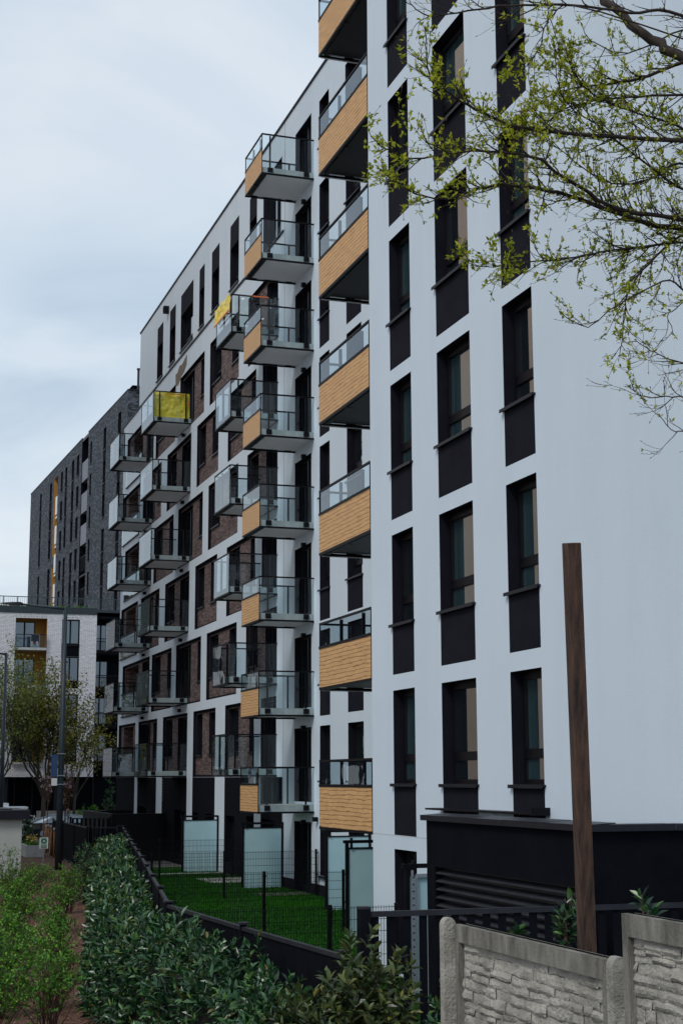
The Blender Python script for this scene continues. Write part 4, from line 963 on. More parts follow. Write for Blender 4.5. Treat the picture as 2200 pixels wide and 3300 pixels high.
# laundry on the top loggia
lr = thing('drying_rack', (116.9, -13.9, 9.9), 'drying rack with dark and white laundry on the top ochre loggia', 'drying rack')
mb = MB(); mb.box(117.2, 117.24, -14.2, -13.6, 10.3, 10.98, 0); mb.box(117.16, 117.2, -14.12, -14.0, 10.05, 10.42, 1); mb.box(117.16, 117.2, -13.72, -13.6, 10.05, 10.42, 1); mb.box(117.15, 117.19, -13.98, -13.75, 10.22, 10.36, 2)
mb.build('laundry', [SILL, PLWHITE, noisy('red_cloth', (.4, .03, .03), (.45, .05, .05), 4, .8)], lr)
mb = MB(); mb.box(117.26, 117.3, -14.25, -13.55, 9.8, 11.0); mb.build('rack_frame', GALV, lr)
BR=[
 (((7.90,-5.44,4.21),(8.08,-5.13,4.66),(8.27,-4.95,4.92),(8.43,-4.84,5.14),(8.59,-4.76,5.37),(8.73,-4.71,5.62)),0.055,0.03),
 (((8.26,-5.67,4.14),(8.28,-5.23,4.22),(8.32,-4.80,4.20),(8.38,-4.32,4.20),(8.37,-4.01,4.19),(8.33,-3.80,4.21),(8.29,-3.57,4.27),(8.22,-3.44,4.29),(8.15,-3.30,4.33),(8.05,-3.24,4.39),(7.94,-3.19,4.51)),0.028,0.003),
 (((7.99,-5.22,4.67),(8.28,-4.94,4.65),(8.50,-4.84,4.69),(8.74,-4.67,4.74),(8.96,-4.55,4.76),(9.19,-4.47,4.73)),0.022,0.004),
 (((8.69,-5.93,3.69),(8.72,-5.47,3.77),(8.71,-5.15,3.78),(8.70,-4.84,3.84),(8.68,-4.53,3.90),(8.65,-4.32,3.90),(8.64,-4.00,3.90),(8.63,-3.78,3.82),(8.61,-3.56,3.73),(8.58,-3.31,3.75),(8.53,-3.09,3.85)),0.034,0.003),
 (((8.54,-5.68,3.75),(8.55,-5.18,3.78),(8.54,-4.78,3.79),(8.46,-4.51,3.86),(8.38,-4.28,3.91),(8.28,-4.09,3.95),(8.23,-3.80,3.93),(8.19,-3.52,3.88),(8.17,-3.18,3.78),(8.09,-2.97,3.79),(7.98,-2.85,3.79)),0.026,0.003),
 (((8.17,-5.50,4.94),(8.19,-5.06,5.09),(8.20,-4.77,5.04),(8.25,-4.35,5.05),(8.30,-3.94,5.00),(8.32,-3.64,4.93),(8.32,-3.39,4.84),(8.27,-3.26,4.85),(8.21,-3.14,4.87)),0.02,0.003),
 (((8.77,-6.04,4.77),(8.76,-5.55,4.82),(8.75,-5.14,4.74),(8.72,-4.81,4.66),(8.69,-4.48,4.51),(8.62,-4.30,4.34),(8.58,-4.05,4.17)),0.018,0.003),
 (((8.63,-5.88,3.51),(8.64,-5.42,3.71),(8.65,-5.16,3.52),(8.66,-4.95,3.28),(8.62,-4.88,3.06),(8.59,-4.81,2.76)),0.02,0.003),
 (((8.69,-5.61,3.68),(8.68,-5.18,3.62),(8.66,-4.81,3.53),(8.62,-4.49,3.43),(8.58,-4.17,3.36),(8.52,-3.93,3.28),(8.44,-3.70,3.22)),0.016,0.003),
 (((8.46,-5.59,3.22),(8.43,-5.27,3.20),(8.34,-5.07,3.24),(8.31,-4.82,3.12),(8.27,-4.58,2.97),(8.22,-4.38,2.82),(8.14,-4.17,2.86)),0.012,0.003),
 (((8.36,-5.57,2.63),(8.37,-5.20,2.68),(8.32,-5.00,2.70),(8.26,-4.85,2.72),(8.19,-4.71,2.75)),0.01,0.003),
 (((8.32,-5.53,2.35),(8.32,-5.16,2.44),(8.29,-4.93,2.42),(8.24,-4.77,2.40),(8.17,-4.64,2.43)),0.009,0.003),
 (((8.98,-5.99,4.33),(8.96,-5.57,4.38),(8.94,-5.30,4.22),(8.90,-5.04,4.13),(8.84,-4.77,4.16),(8.76,-4.51,4.26),(8.69,-4.28,4.30)),0.016,0.003),
 (((8.84,-5.89,4.11),(8.82,-5.49,4.13),(8.78,-5.06,4.34),(8.71,-4.79,4.45),(8.63,-4.56,4.50),(8.53,-4.39,4.60),(8.38,-4.29,4.82)),0.016,0.003),
 (((8.61,-5.76,4.38),(8.62,-5.29,4.51),(8.59,-4.96,4.54),(8.55,-4.67,4.59),(8.47,-4.49,4.67),(8.36,-4.37,4.77)),0.015,0.003),
 (((8.31,-5.60,5.15),(8.32,-5.23,5.05),(8.31,-4.97,4.89),(8.28,-4.73,4.78),(8.23,-4.48,4.81),(8.13,-4.37,4.84)),0.012,0.003),
 (((8.36,-5.54,2.10),(8.36,-5.17,2.21),(8.30,-5.02,2.20),(8.23,-4.89,2.27)),0.008,0.003),
 (((8.13,-4.29,4.98),(8.16,-4.13,4.84),(8.15,-4.08,4.68),(8.16,-3.98,4.52),(8.17,-3.84,4.43)),0.008,0.003),
 (((8.38,-5.61,3.05),(8.38,-5.31,3.16),(8.38,-5.12,3.06),(8.34,-5.04,2.99),(8.28,-5.05,2.84)),0.008,0.003),
]
# ------------------------------------------------------------------ plants
class LV:
    """many small leaves in one mesh"""
    def __init__(s): s.v = []; s.f = []
    def leaf(s, p, d, up, L, W, fold=.25, simple=False):
        d = d.normalized(); x = d.cross(up)
        if x.length < 1e-3: x = d.orthogonal()
        x.normalize(); n = x.cross(d)
        i = len(s.v)
        if simple:
            for a, b, c in ((0, 0, 0), (.45, .5, fold), (1, 0, .05), (.45, -.5, fold)):
                q = p + d * (L * a) + x * (W * b) + n * (W * c); s.v.append((q.x, q.y, q.z))
            s.f += [(i, i + 1, i + 2), (i, i + 2, i + 3)]
        else:
            for a, b, c in ((0, 0, 0), (.3, .42, fold), (.7, .40, fold * .8), (1, 0, -.12), (.7, -.40, fold * .8), (.3, -.42, fold), (.5, 0, .02)):
                q = p + d * (L * a) + x * (W * b) + n * (W * c); s.v.append((q.x, q.y, q.z))
            s.f += [(i, i + 1, i + 6), (i + 1, i + 2, i + 6), (i + 2, i + 3, i + 6), (i + 3, i + 4, i + 6), (i + 4, i + 5, i + 6), (i + 5, i, i + 6)]
    def build(s, name, m_, parent=None, loc=(0, 0, 0)):
        base = OFF[parent.name] if parent is not None else Vector(loc)
        me = bpy.data.meshes.new(name); me.from_pydata([(a - base.x, b - base.y, c - base.z) for a, b, c in s.v], [], s.f); me.materials.append(m_)
        return link(name, me, parent, base)
def rv(rr, s=1): return Vector((rr.uniform(-s, s), rr.uniform(-s, s), rr.uniform(-s, s)))
LAUREL = leafmat('laurel_leaf', [(0, (.003, .019, .008)), (.35, (.012, .055, .020)), (.7, (.034, .110, .036)), (.93, (.085, .18, .035)), (1, (.12, .11, .02))], .33, .62, .15)
LAUREL2 = leafmat('rhododendron_leaf', [(0, (.02, .036, .013)), (.5, (.055, .085, .028)), (.85, (.10, .13, .04)), (.97, (.16, .17, .04)), (1, (.28, .24, .05))], .38, .5, .15)
FRESH = leafmat('spirea_leaf', [(0, (.014, .065, .009)), (.5, (.06, .20, .018)), (.85, (.14, .34, .028)), (1, (.28, .44, .06))], .5, .4, .3)
OLIVE = leafmat('maple_leaf', [(0, (.035, .040, .008)), (.4, (.11, .115, .018)), (.75, (.22, .215, .03)), (1, (.36, .33, .05))], .55, .35, .3)
LIME = leafmat('young_leaf', [(0, (.14, .19, .008)), (.5, (.40, .45, .018)), (1, (.62, .62, .07))], .5, .4, .45)
BIRCHL = leafmat('left_tree_leaf', [(0, (.06, .10, .015)), (.5, (.15, .20, .03)), (1, (.32, .34, .08))], .5, .4, .35)
PINKB = leafmat('magnolia_bloom', [(0, (.55, .35, .42)), (1, (.80, .66, .70))], .6, .3, .3)
TWIG = noisy('twig_bark', (.012, .008, .006), (.034, .021, .015), 20, .85)
TWIG2 = noisy('shrub_stem', (.035, .016, .012), (.10, .05, .038), 20, .85)
def shoot(lv, rr, p, d, L, n, ll, lw, spread=.9, fold=.25):
    """leafy shoot with leaves spiralling round it"""
    d = d.normalized(); a0 = rr.random() * 6.28; x = d.orthogonal().normalized(); y = d.cross(x)
    for i in range(n):
        t = (i + .3) / n; an = a0 + i * 2.4
        o = x * math.cos(an) + y * math.sin(an)
        q = p + d * (L * t)
        dd = (o * (spread * (1.15 - .55 * t)) + d * (.35 + .75 * t) + Vector((0, 0, -.12))).normalized()
        k = rr.uniform(.75, 1.15) * (1 - .25 * abs(t - .5))
        lv.leaf(q, dd, d + rv(rr, .25), ll * k, lw * k, fold)
# laurel hedge along the fence: shoots on the outer shell of a clipped but uneven volume
def hedge_path(t):
    """t metres from the near end"""
    pts = HP
    for a, b in zip(pts[:-1], pts[1:]):
        L = (Vector(b[:2]) - Vector(a[:2])).length
        if t <= L:
            k = t / L; return Vector((a[0] + (b[0] - a[0]) * k, a[1] + (b[1] - a[1]) * k, 0)), Vector((b[0] - a[0], b[1] - a[1], 0)).normalized(), a[2] + (b[2] - a[2]) * k
        t -= L
    return None
HP = [(16.0, -4.75, -2.62), (17.6, -4.66, -2.42), (20.0, -4.50, -2.30), (23.0, -4.40, -2.30), (24.6, -4.55, -2.42), (27.3, -5.02, -2.48), (34.3, -6.14, -2.38), (41.4, -7.3, -2.34), (50, -8.75, -2.28), (56, -9.66, -2.34)]
HED = thing('laurel_hedge', (24, -4.6, -3.66), 'glossy dark laurel hedge growing along the outside of the black fence', 'hedge')
rr = random.Random(5); lv = LV(); t_end = sum((Vector(b[:2]) - Vector(a[:2])).length for a, b in zip(HP[:-1], HP[1:]))
cnt = 0; t = 0
while t < t_end - .05:
    r_ = hedge_path(t)
    if r_ is None: break
    c, tan, zt = r_; nrm = Vector((-tan.y, tan.x, 0))    # points to +y (viewer's left), away from the fence
    dist = c.length; sp = .135 if dist < 27 else .15 if dist < 40 else .2
    big = 1 if dist < 30 else 1.25
    # lumps: individual plants every ~0.9 m
    lump = .12 * math.sin(t * 6.3 + 1.3 * math.sin(t * 1.7)) + .22 * noise.noise(Vector((t * .9, 3, 0)))
    nst = int(2.6 / sp) if dist < 27 else int(2.2 / sp)
    for j in range(nst):
        s = rr.random()
        # profile from base on viewer side, up and over to the fence side
        hgt = zt + lump + 3.64
        wdt = .44 + .20 * noise.noise(Vector((t * 1.1, 7, s * 3))) + .07 * math.sin(t * 6.3 + 1.3 * math.sin(t * 1.7))
        if s < .60:
            f = s / .60; off = wdt * (1.12 - .22 * f ** 2 + .30 * noise.noise(Vector((t * 1.9, f * 2.6, 11)))); z = -3.62 + hgt * (.04 + .92 * f); out = nrm * .85 + Vector((0, 0, .35 + .5 * f))
        elif s < .93:
            f = (s - .60) / .33; off = wdt * (.9 - 1.75 * f); z = -3.62 + hgt * (.97 + .05 * math.sin(f * 3.1)); out = Vector((0, 0, 1)) + nrm * (.5 - f)
        else:
            off = -wdt * .8; z = -3.62 + hgt * rr.uniform(.5, .95); out = -nrm * .7 + Vector((0, 0, .6))
        dpt = rr.random() ** 2 * .16
        p = c + nrm * off + Vector((0, 0, z)) - out.normalized() * dpt + rv(rr, .05) + tan * rr.uniform(-sp, sp)
        L = rr.uniform(.10, .20)
        if s > .6 and rr.random() < .10: L += rr.uniform(.05, .22)
        shoot(lv, rr, p, out + rv(rr, .55) + Vector((0, 0, .25)), L, rr.randint(6, 9) if dist < 30 else 5, .150 * big * rr.uniform(.75, 1.2), .060 * big)
    t += sp
lv.build('foliage', LAUREL, HED)
core = MB()  # near-black hull behind the leaves, the shade of the gaps put into its colour
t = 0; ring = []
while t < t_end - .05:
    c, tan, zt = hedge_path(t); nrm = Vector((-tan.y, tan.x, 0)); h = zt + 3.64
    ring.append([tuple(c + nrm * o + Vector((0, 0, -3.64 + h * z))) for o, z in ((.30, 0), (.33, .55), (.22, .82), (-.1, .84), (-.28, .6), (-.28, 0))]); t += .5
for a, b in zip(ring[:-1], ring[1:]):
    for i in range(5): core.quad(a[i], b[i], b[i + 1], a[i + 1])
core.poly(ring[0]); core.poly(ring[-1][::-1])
core.build('shade_core', noisy('hedge_shade', (.003, .004, .003), (.010, .010, .006), 14, 1, 1, 30), HED)
def laurel_bush(name, c, rx, ry, h, n, ll, lw, m_, label, cat='shrub', group=None, seed=1, tall=0, stems=True):
    rr = random.Random(seed); c = Vector(c); t = thing(name, c, label, cat, group); lv = LV(); st = MB()
    for i in range(n):
        an = rr.random() * 6.283; el = math.asin(rr.random() ** .8); k = rr.random() ** .35
        o = Vector((math.cos(an) * math.cos(el) * rx, math.sin(an) * math.cos(el) * ry, (.12 + .88 * math.sin(el)) * h))
        o *= k * (1 + .22 * noise.noise(Vector((math.cos(an) * 1.5, math.sin(an) * 1.5, el * 2 + seed))))
        p = c + o; out = Vector((o.x / max(rx, .1), o.y / max(ry, .1), o.z / h * .9 + .35))
        shoot(lv, rr, p, out + rv(rr, .4), rr.uniform(.08, .2), rr.randint(6, 9), ll * rr.uniform(.75, 1.2), lw)
        if stems and i % 5 == 0: st.tube([c + Vector((o.x * .12, o.y * .12, 0)), c + Vector((o.x * .5, o.y * .5, o.z * .55)), p], [.012, .008, .004], 4, cap=False)
    if stems: st.build('stems', TWIG2, t)
    lv.build('foliage', m_, t); return t
laurel_bush('laurel_bush', (45.6, -7.15, -3.66), .62, .55, 1.62, 330, .10, .045, LAUREL, 'round dark laurel bush standing alone left of the far hedge end', seed=3)
laurel_bush('rhododendron', (15.2, -5.3, -3.66), .55, .62, 1.9, 430, .155, .066, LAUREL2, 'olive leaved rhododendron rising against the nearest black fence corner', seed=8)
laurel_bush('rhododendron', (15.1, -4.65, -3.66), .5, .55, 1.42, 330, .145, .062, LAUREL2, 'low olive leaved rhododendron between the hedge end and the taller one', seed=9)
laurel_bush('laurel_bush', (14.6, -6.02, -3.66), .42, .36, 1.55, 200, .12, .05, LAUREL, 'dark laurel sprigs growing low beside the left concrete fence post', seed=10)
def sprig(c, h, n, label, seed):
    rr = random.Random(seed); c = Vector(c); t = thing('laurel_sprig', (c.x, c.y, GZ), label, 'shrub'); lv = LV(); st = MB()
    for i in range(n):
        d = Vector((rr.uniform(-.3, .3), rr.uniform(-.3, .3), 1)); k = rr.uniform(.45, 1)
        p = Vector((c.x, c.y, c.z)); q = p + d * h * k
        st.tube([(c.x, c.y, GZ), p - Vector((0, 0, .2)), q], [.009, .007, .004], 4); shoot(lv, rr, p + d * h * k * .25, d + rv(rr, .15), h * k * .8, rr.randint(10, 16), .085, .034, 1.1)
    st.build('stems', TWIG2, t); lv.build('foliage', LAUREL, t)
sprig((8.02, -4.0, -1.02), .34, 9, 'laurel plant behind the concrete fence touching the timber post', 21)
sprig((8.57, -3.95, -.98), .10, 2, 'small laurel sprig peeping over the left concrete panel', 22)
sprig((6.76, -3.85, -.74), .16, 2, 'pale laurel sprig above the higher concrete panel at the right edge', 23)
# open green shrubs on the mulch
def fresh_shrub(c, r, h, n, label, seed, dense=1.0, group='green shrubs on the mulch bed'):
    rr = random.Random(seed); c = Vector(c); t = thing('green_shrub', c, label, 'shrub', group); lv = LV(); st = MB()
    for i in range(n):
        an = rr.random() * 6.283; k = rr.uniform(.2, 1)
        tip = c + Vector((math.cos(an) * r * k, math.sin(an) * r * k, h * rr.uniform(.65, 1.08) * (1 - .25 * k * k)))
        b0 = c + Vector((math.cos(an) * .08, math.sin(an) * .08, 0)); md = b0.lerp(tip, .5) + rv(rr, .10) - Vector((math.cos(an), math.sin(an), 0)) * .06 * r
        st.tube([b0, b0.lerp(md, .55) + rv(rr, .04), md, md.lerp(tip, .5) + rv(rr, .05), tip], [.009, .008, .006, .0045, .002], 4, cap=False)
        for j in range(6):
            f = rr.uniform(.35, 1); s0 = md.lerp(tip, f) if f > .4 else b0.lerp(md, f + .4)
            d = rv(rr) + Vector((0, 0, .6)); d.normalize(); L = rr.uniform(.10, .26); e = s0 + d * L
            st.tube([s0, s0.lerp(e, .5) + rv(rr, .02), e], [.003, .0025, .0015], 3, cap=False)
            for q in range(int(12 * dense)):
                g = rr.uniform(.45, 1.1); o = s0.lerp(e, g) + rv(rr, .028); dd = (d * .4 + rv(rr) + Vector((0, 0, .3)))
                if rr.random() < .85: lv.leaf(o, dd, Vector((0, 0, 1)) + rv(rr, .4), rr.uniform(.034, .072), rr.uniform(.026, .046), .2, True)
    st.build('stems', TWIG2, t); lv.build('foliage', FRESH, t)
SH = [((22.4, -3.0, -3.66), .62, 1.12, 34, 'twiggy green shrub closest to the camera, mulch showing between its bare stems', .7),
      ((22.1, -2.1, -3.66), .75, 1.18, 48, 'dense green shrub in the bottom left corner of the bed', 1.0),
      ((24.6, -2.5, -3.66), .7, 1.15, 44, 'full green shrub just behind the corner shrub at the left edge', 1.1),
      ((25.2, -3.45, -3.66), .55, 1.0, 26, 'thin green shrub with dark bare stems beside the laurel hedge', .75),
      ((27.6, -2.9, -3.66), .8, 1.1, 46, 'broad green shrub at the left edge, third from the camera', 1.1),
      ((28.6, -3.85, -3.66), .6, .95, 30, 'light green shrub half way along the mulch strip', .9),
      ((31.4, -3.3, -3.66), .8, 1.05, 42, 'rounded green shrub at the left edge before the utility block', 1.1),
      ((32.2, -4.45, -3.66), .55, .95, 28, 'small green shrub on the mulch close to the hedge', .9),
      ((35.8, -4.0, -3.66), .85, 1.05, 42, 'wide green shrub near the pale utility block', 1.0),
      ((37.6, -5.25, -3.66), .55, 1.1, 28, 'bright green shrub touching the hedge before the round laurel', .9),
      ((41.0, -4.6, -3.66), .9, 1.0, 40, 'low wide green shrub left of the round laurel', 1.0),
      ((42.6, -6.2, -3.66), .6, 1.15, 30, 'yellow green shrub standing in front of the round laurel', .9),
      ((47.5, -5.4, -3.66), .9, .9, 38, 'green shrub at the corner of the pale utility block', .9),
      ((51.5, -6.4, -3.66), .8, .8, 30, 'farthest green shrub, in front of the green sign pole', .8),
      ((44.6, -4.72, -3.66), .35, 1.75, 14, 'tall thin green shoot against the pale utility block wall', .8)]
for i, (c, r, h, n, lb, dn) in enumerate(SH): fresh_shrub(c, r, h, n, lb, 40 + i, dn)
laurel_bush('evergreen_bush', (84.5, -9.85, GZ), .42, .36, 1.7, 260, .12, .06, LAUREL, 'dark evergreen bush behind the corner of the utility block', seed=31, stems=False)
laurel_bush('evergreen_bush', (113.0, -17.6, GZ), 1.0, 1.6, 1.5, 200, .22, .09, FRESH, 'low green bush under the dark bay of the white brick building', seed=32, stems=False)
laurel_bush('climbing_shrub', (114.6, -19.5, GZ), .42, .45, 3.8, 130, .17, .07, LAUREL, 'slim green climbing shrub against the dark ground floor', seed=33, stems=False)
lvm = LV(); rr = random.Random(77)
for i in range(2600):
    x = rr.uniform(118.6, 119.6); y = rr.uniform(-18.6, -4); lvm.leaf(Vector((x, y, 12.9 + rr.random() * .25)), rv(rr) + Vector((0, 0, 1.2)), Vector((1, 0, 0)), rr.uniform(.2, .5), .08, .2, True)
tag(lvm.build('roof_plants', FRESH, None, (119, -12, 12.9)), 'grasses planted along the roof terrace edge', 'plants', None, 'stuff')
fl = thing('flowering_plant', (74.2, -8.95, -3.3), 'yellow flowering plant in the concrete planter', 'plant'); lv = LV(); lg_ = LV(); rr = random.Random(9)
for i in range(60): lv.leaf(Vector((74.4 + rr.uniform(-.6, .6), -8.95 + rr.uniform(-.25, .25), -3.0 + rr.uniform(0, .35))), rv(rr), Vector((0, 0, 1)), .09, .08, .2, True)
for i in range(160): lg_.leaf(Vector((74.4 + rr.uniform(-.8, .8), -8.95 + rr.uniform(-.25, .25), -3.25)), Vector((rr.uniform(-.5, .5), rr.uniform(-.5, .5), 1)), Vector((1, 0, 0)), .28, .04, .2, True)
lv.build('petals', noisy('daffodil', (.7, .5, .03), (.8, .6, .06), 3, .6), fl); lg_.build('foliage', FRESH, fl)
fl2 = LV()
for i in range(9000):
    x = rr.uniform(20, 60) ; 
    lo_, hi_ = -4.2 - (x - 22) * .155, -.08 * x
    y = rr.uniform(min(lo_, hi_), max(lo_, hi_)); fl2.leaf(Vector((x, y, -3.655 + rr.random() * .03)), rv(rr) * Vector((1, 1, .25)), Vector((0, 0, 1)), rr.uniform(.04, .10), rr.uniform(.02, .045), .1, True)
tag(fl2.build('bark_mulch', leafmat('bark_chip', [(0, (.06, .028, .018)), (.5, (.15, .068, .04)), (.85, (.22, .12, .08)), (1, (.34, .3, .26))], .9, .2, 0), None, (24, -3, -3.66)), kind='stuff')

# trees ------------------------------------------------------------
def grow(st, tips, rr, p, d, L, r, lev, up=.25, bend=.35, kids=(3, 4), n=4):
    pts = [p]; rs = [r]; dd = d.normalized()
    for i in range(n):
        dd = (dd + rv(rr, bend) + Vector((0, 0, up * .5))).normalized(); pts.append(pts[-1] + dd * (L / n)); rs.append(r * (1 - .55 * (i + 1) / n))
    st.tube(pts, rs, 6 if lev > 1 else 4, cap=False)
    if lev == 0: tips.append((pts, dd)); return
    for k in range(rr.randint(*kids)):
        f = rr.uniform(.35, 1); i = min(n - 1, int(f * n)); q = pts[i].lerp(pts[i + 1], f * n - i if i < n else 0)
        nd = (dd * .7 + rv(rr, .95) + Vector((0, 0, up))).normalized()
        grow(st, tips, rr, q, nd, L * rr.uniform(.5, .75), rs[i] * .6, lev - 1, up, bend, kids, n)
    grow(st, tips, rr, pts[-1], dd, L * .6, rs[-1], lev - 1, up, bend, kids, n)
def tree(name, base, label, seed, stems, H, spread, r0, m_, leaves, ls, trunk_h, cat='tree', group=None, lev=2, bark=BARK, up=.35):
    rr = random.Random(seed); base = Vector(base); t = thing(name, base, label, cat, group); st = MB(); tips = []
    top = base + Vector((rr.uniform(-.1, .1), rr.uniform(-.1, .1), trunk_h))
    st.tube([base - Vector((0, 0, .2)), base.lerp(top, .5) + rv(rr, .06), top], [r0 * 1.25, r0, r0 * .85], 10)
    for i in range(stems):
        an = 6.283 * i / stems + rr.uniform(-.4, .4); s = spread * rr.uniform(.35, 1)
        d = Vector((math.cos(an) * s, math.sin(an) * s, 1))
        grow(st, tips, rr, top - Vector((0, 0, rr.uniform(0, trunk_h * .2))), d, H * rr.uniform(.42, .6), r0 * .5, lev, up)
    st.build('trunk', bark, t, True)
    lv = LV()
    for pts, dd in tips:
        for k in range(leaves):
            i = rr.randint(1, len(pts) - 1); p = pts[i] + rv(rr, ls * 1.6)
            lv.leaf(p, rv(rr) + Vector((0, 0, -.15)), Vector((0, 0, 1)) + rv(rr, .7), ls * rr.uniform(.6, 1.25), ls * rr.uniform(.5, .9), .2, True)
    lv.build('crown', m_, t); return t
tree('maple_tree', (111.4, -14.1, GZ), 'bushy olive brown tree in new leaf before the white brick building', 4, 9, 9.4, .50, .17, OLIVE, 48, .20, 2.4, lev=2)
tree('maple_tree', (112.4, -16.6, GZ), 'thinner olive tree growing behind the lamp post', 14, 6, 8.2, .42, .11, OLIVE, 30, .19, 2.6, lev=2)
tree('birch_tree', (108.6, -10.0, GZ), 'loose yellow green tree at the left edge behind the second lamp', 6, 8, 11.6, .55, .16, BIRCHL, 34, .19, 2.2, lev=2)
def sapling(base, h, label, seed):
    rr = random.Random(seed); base = Vector(base); t = thing('magnolia_sapling', base, label, 'tree', 'young magnolias by the stakes'); st = MB(); b1 = LV(); b2 = LV()
    st.tube([base, base + Vector((.02, .03, h * .5)), base + Vector((0, 0, h * .72))], [.028, .024, .018], 6)
    for i in range(16):
        p = base + Vector((0, 0, h * rr.uniform(.38, .72))); d = Vector((rr.uniform(-.3, .3), rr.uniform(-.3, .3), 1)); L = h * rr.uniform(.22, .5)
        q = p + d * L; st.tube([p, p.lerp(q, .5) + rv(rr, .04), q], [.012, .009, .004], 4, cap=False)
        for k in range(10): b2.leaf(p.lerp(q, rr.random()) + rv(rr, .04), rv(rr) + Vector((0, 0, .4)), Vector((0, 0, 1)), .09, .05, .2, True)
        if i % 2 == 0:
            q2 = p.lerp(q, rr.uniform(.2, .75)) + rv(rr, .14)
            for k in range(16): b1.leaf(q2 + rv(rr, .05), rv(rr) + Vector((0, 0, .5)), Vector((0, 0, 1)) + rv(rr, .5), .10, .07, .3, True)
    st.build('trunk', TWIG2, t); b2.build('leaves', OLIVE, t); b1.build('blossom', PINKB, t)
sapling((90.6, -11.6, GZ), 4.6, 'slim magnolia sapling with pale blossom left of the blue plate', 51)
sapling((86.4, -11.25, GZ), 4.6, 'slim magnolia sapling tied to the stakes just left of the lamp post', 52)
sapling((76.2, -10.95, GZ), 4.3, 'magnolia sapling thick with pink blossom right of the lamp post', 53)
sapling((73.5, -10.42, GZ), 4.1, 'bare magnolia sapling close behind the lamp post', 54)
for i, (x, y, s) in enumerate(((120, 16, 1), (150, 10, 2), (185, 18, 3), (140, 3.5, 4), (194, 9, 5), (192, 28, 6), (146, 14, 7), (195, 40, 8))):
    tree('street_tree', (x, y, GZ), 'leafy street tree across the road, standing in front of the opposite buildings', 60 + s, 7, 9, .7, .2, OLIVE if i % 2 else BIRCHL, 8, .4, 2.2, group='street trees reflected in the glass')

# near tree overhead, its limbs reach in from the right
PT_ = thing('poplar_tree', (8.3, -7.0, GZ), 'poplar tree in fresh yellow green leaf whose branches hang in at the upper right', 'tree')
st = MB(); rr = random.Random(99); lv = LV(); bud = LV(); twigs = []
st.tube([(8.3, -7.0, GZ - .2), (8.25, -6.9, -1), (8.15, -6.75, 1.5), (8.0, -6.6, 3.6), (7.7, -6.3, 5.6), (7.6, -6.2, 8)], [.26, .22, .19, .15, .10, .05], 12)
def trunk_at(z):
    q = [(8.3, -7.0, GZ), (8.25, -6.9, -1), (8.15, -6.75, 1.5), (8.0, -6.6, 3.6), (7.7, -6.3, 5.6), (7.6, -6.2, 8)]
    for a, b in zip(q[:-1], q[1:]):
        if z <= b[2]: return Vector(a).lerp(Vector(b), max(0, (z - a[2]) / (b[2] - a[2])))
    return Vector(q[-1])
def leafy(p, d, k):
    for q in range(rr.randint(2, 4)):
        dd = d * .5 + rv(rr) + Vector((0, 0, .25)); lv.leaf(p, dd, Vector((0, 0, 1)) + rv(rr, .6), rr.uniform(.016, .035) * k, rr.uniform(.011, .019) * k, .25, True)
def twig(p, d, L, r, lev, leaf):
    n = 5; pts = [p]; dd = d.normalized(); rs = [r]
    for i in range(n):
        dd = (dd + rv(rr, .26) + Vector((0, 0, .06))).normalized(); pts.append(pts[-1] + dd * (L / n)); rs.append(max(.0012, r * (1 - .7 * (i + 1) / n)))
        kn = .5 + .5 * rr.random()
        if lev <= 1 and rr.random() < leaf: leafy(pts[-1] + rv(rr, .01), dd, kn + .35)
    st.tube(pts, rs, 5 if lev else 4, cap=False)
    bud.leaf(pts[-1], dd, Vector((0, 0, 1)), .03, .008, .5, True)
    if lev > 0:
        for k in range(rr.randint(3, 5)):
            f = rr.uniform(.2, 1); i = min(n - 1, int(f * n)); q = pts[i].lerp(pts[i + 1], f * n - i)
            side = dd.cross(Vector((0, 0, 1))); nd = dd * .8 + rv(rr, .8)
            twig(q, nd, L * rr.uniform(.35, .6), rs[i] * .65, lev - 1, leaf)
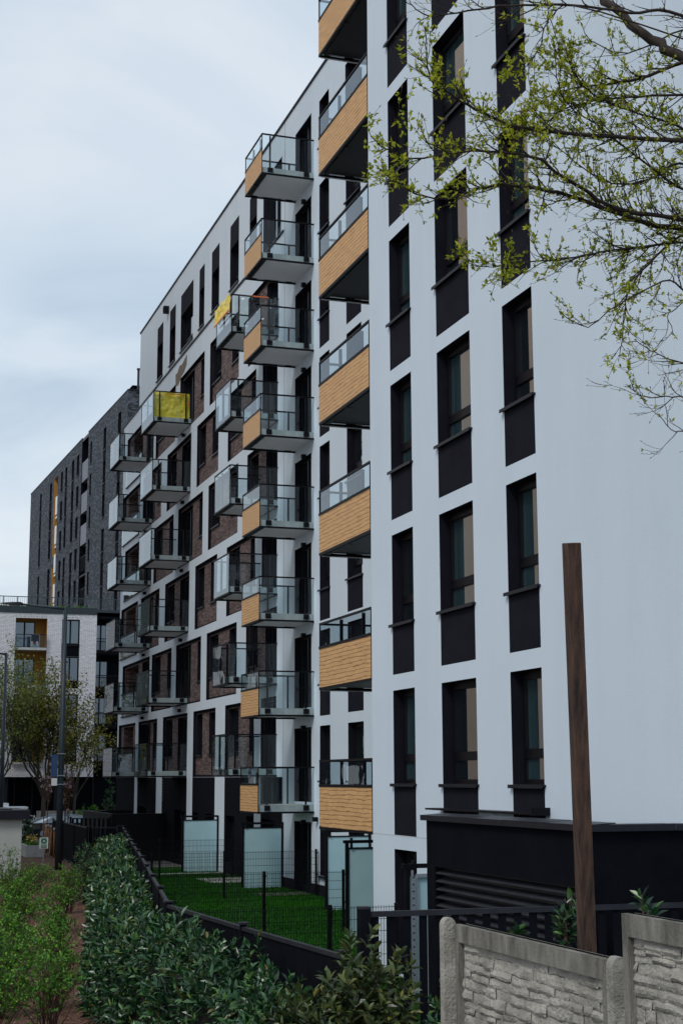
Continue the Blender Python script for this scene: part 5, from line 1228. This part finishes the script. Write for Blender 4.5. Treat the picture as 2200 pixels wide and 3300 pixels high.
for bi, (P, ra, rb) in enumerate(BR):
    pts = [Vector(p) for p in P]
    # join to the trunk well outside the picture
    a = trunk_at(pts[0].z - .6 if bi != 0 else pts[0].z - .9)
    full = [a, a.lerp(pts[0], .5) + Vector((0, 0, .06))] + pts
    # smooth the polyline
    sm_ = []
    for i in range(len(full) - 1):
        p0 = full[max(i - 1, 0)]; p1 = full[i]; p2 = full[i + 1]; p3 = full[min(i + 2, len(full) - 1)]
        for k in range(4):
            t_ = k / 4; sm_.append(.5 * ((2 * p1) + (p2 - p0) * t_ + (2 * p0 - 5 * p1 + 4 * p2 - p3) * t_ * t_ + (3 * p1 - p0 - 3 * p2 + p3) * t_ ** 3) + rv(rr, .004 + rb * .6))
    sm_.append(full[-1]); m_ = len(sm_)
    rs = [ra * .85 + (rb * .8 - ra * .85) * (i / (m_ - 1)) ** .8 for i in range(m_)]
    st.tube(sm_, rs, 8, cap=False)
    if bi == 0: leafd, dens = .25, .10
    elif bi in (5, 11, 10, 16, 18): leafd, dens = .12, .10
    elif bi in (15, 9): leafd, dens = .35, .11
    else: leafd, dens = .48, .038
    tlen = 0
    for i in range(8, m_ - 1):
        seg = (sm_[i + 1] - sm_[i]); tlen += seg.length
        while tlen > dens:
            tlen -= dens
            tan = seg.normalized(); fr = i / m_
            if bi == 0 and rr.random() < .4: continue
            nd = tan * .9 + rv(rr, .75) * Vector((1.0, 1, 1))
            L = rr.uniform(.10, .34) * (1.0 if fr < .85 else .6)
            twig(sm_[i].lerp(sm_[i + 1], rr.random()), nd, L, min(.0045, rs[i] * .6) + .001, 1 if L > .15 else 0, leafd * (.35 + .95 * fr))
    leafy(sm_[-1], (sm_[-1] - sm_[-2]), 1.1); bud.leaf(sm_[-1], sm_[-1] - sm_[-2], Vector((0, 0, 1)), .04, .012, .5, True)
st.build('branches', TWIG, PT_, True)
lv.build('leaves', LIME, PT_); bud.build('buds', noisy('bud_brown', (.09, .05, .02), (.14, .08, .03), 5, .6), PT_)

# ------------------------------------------------------------------ lift everything so that the ground lies at zero
for o in SC.objects:
    if o.parent is None: o.location.z += LIFT
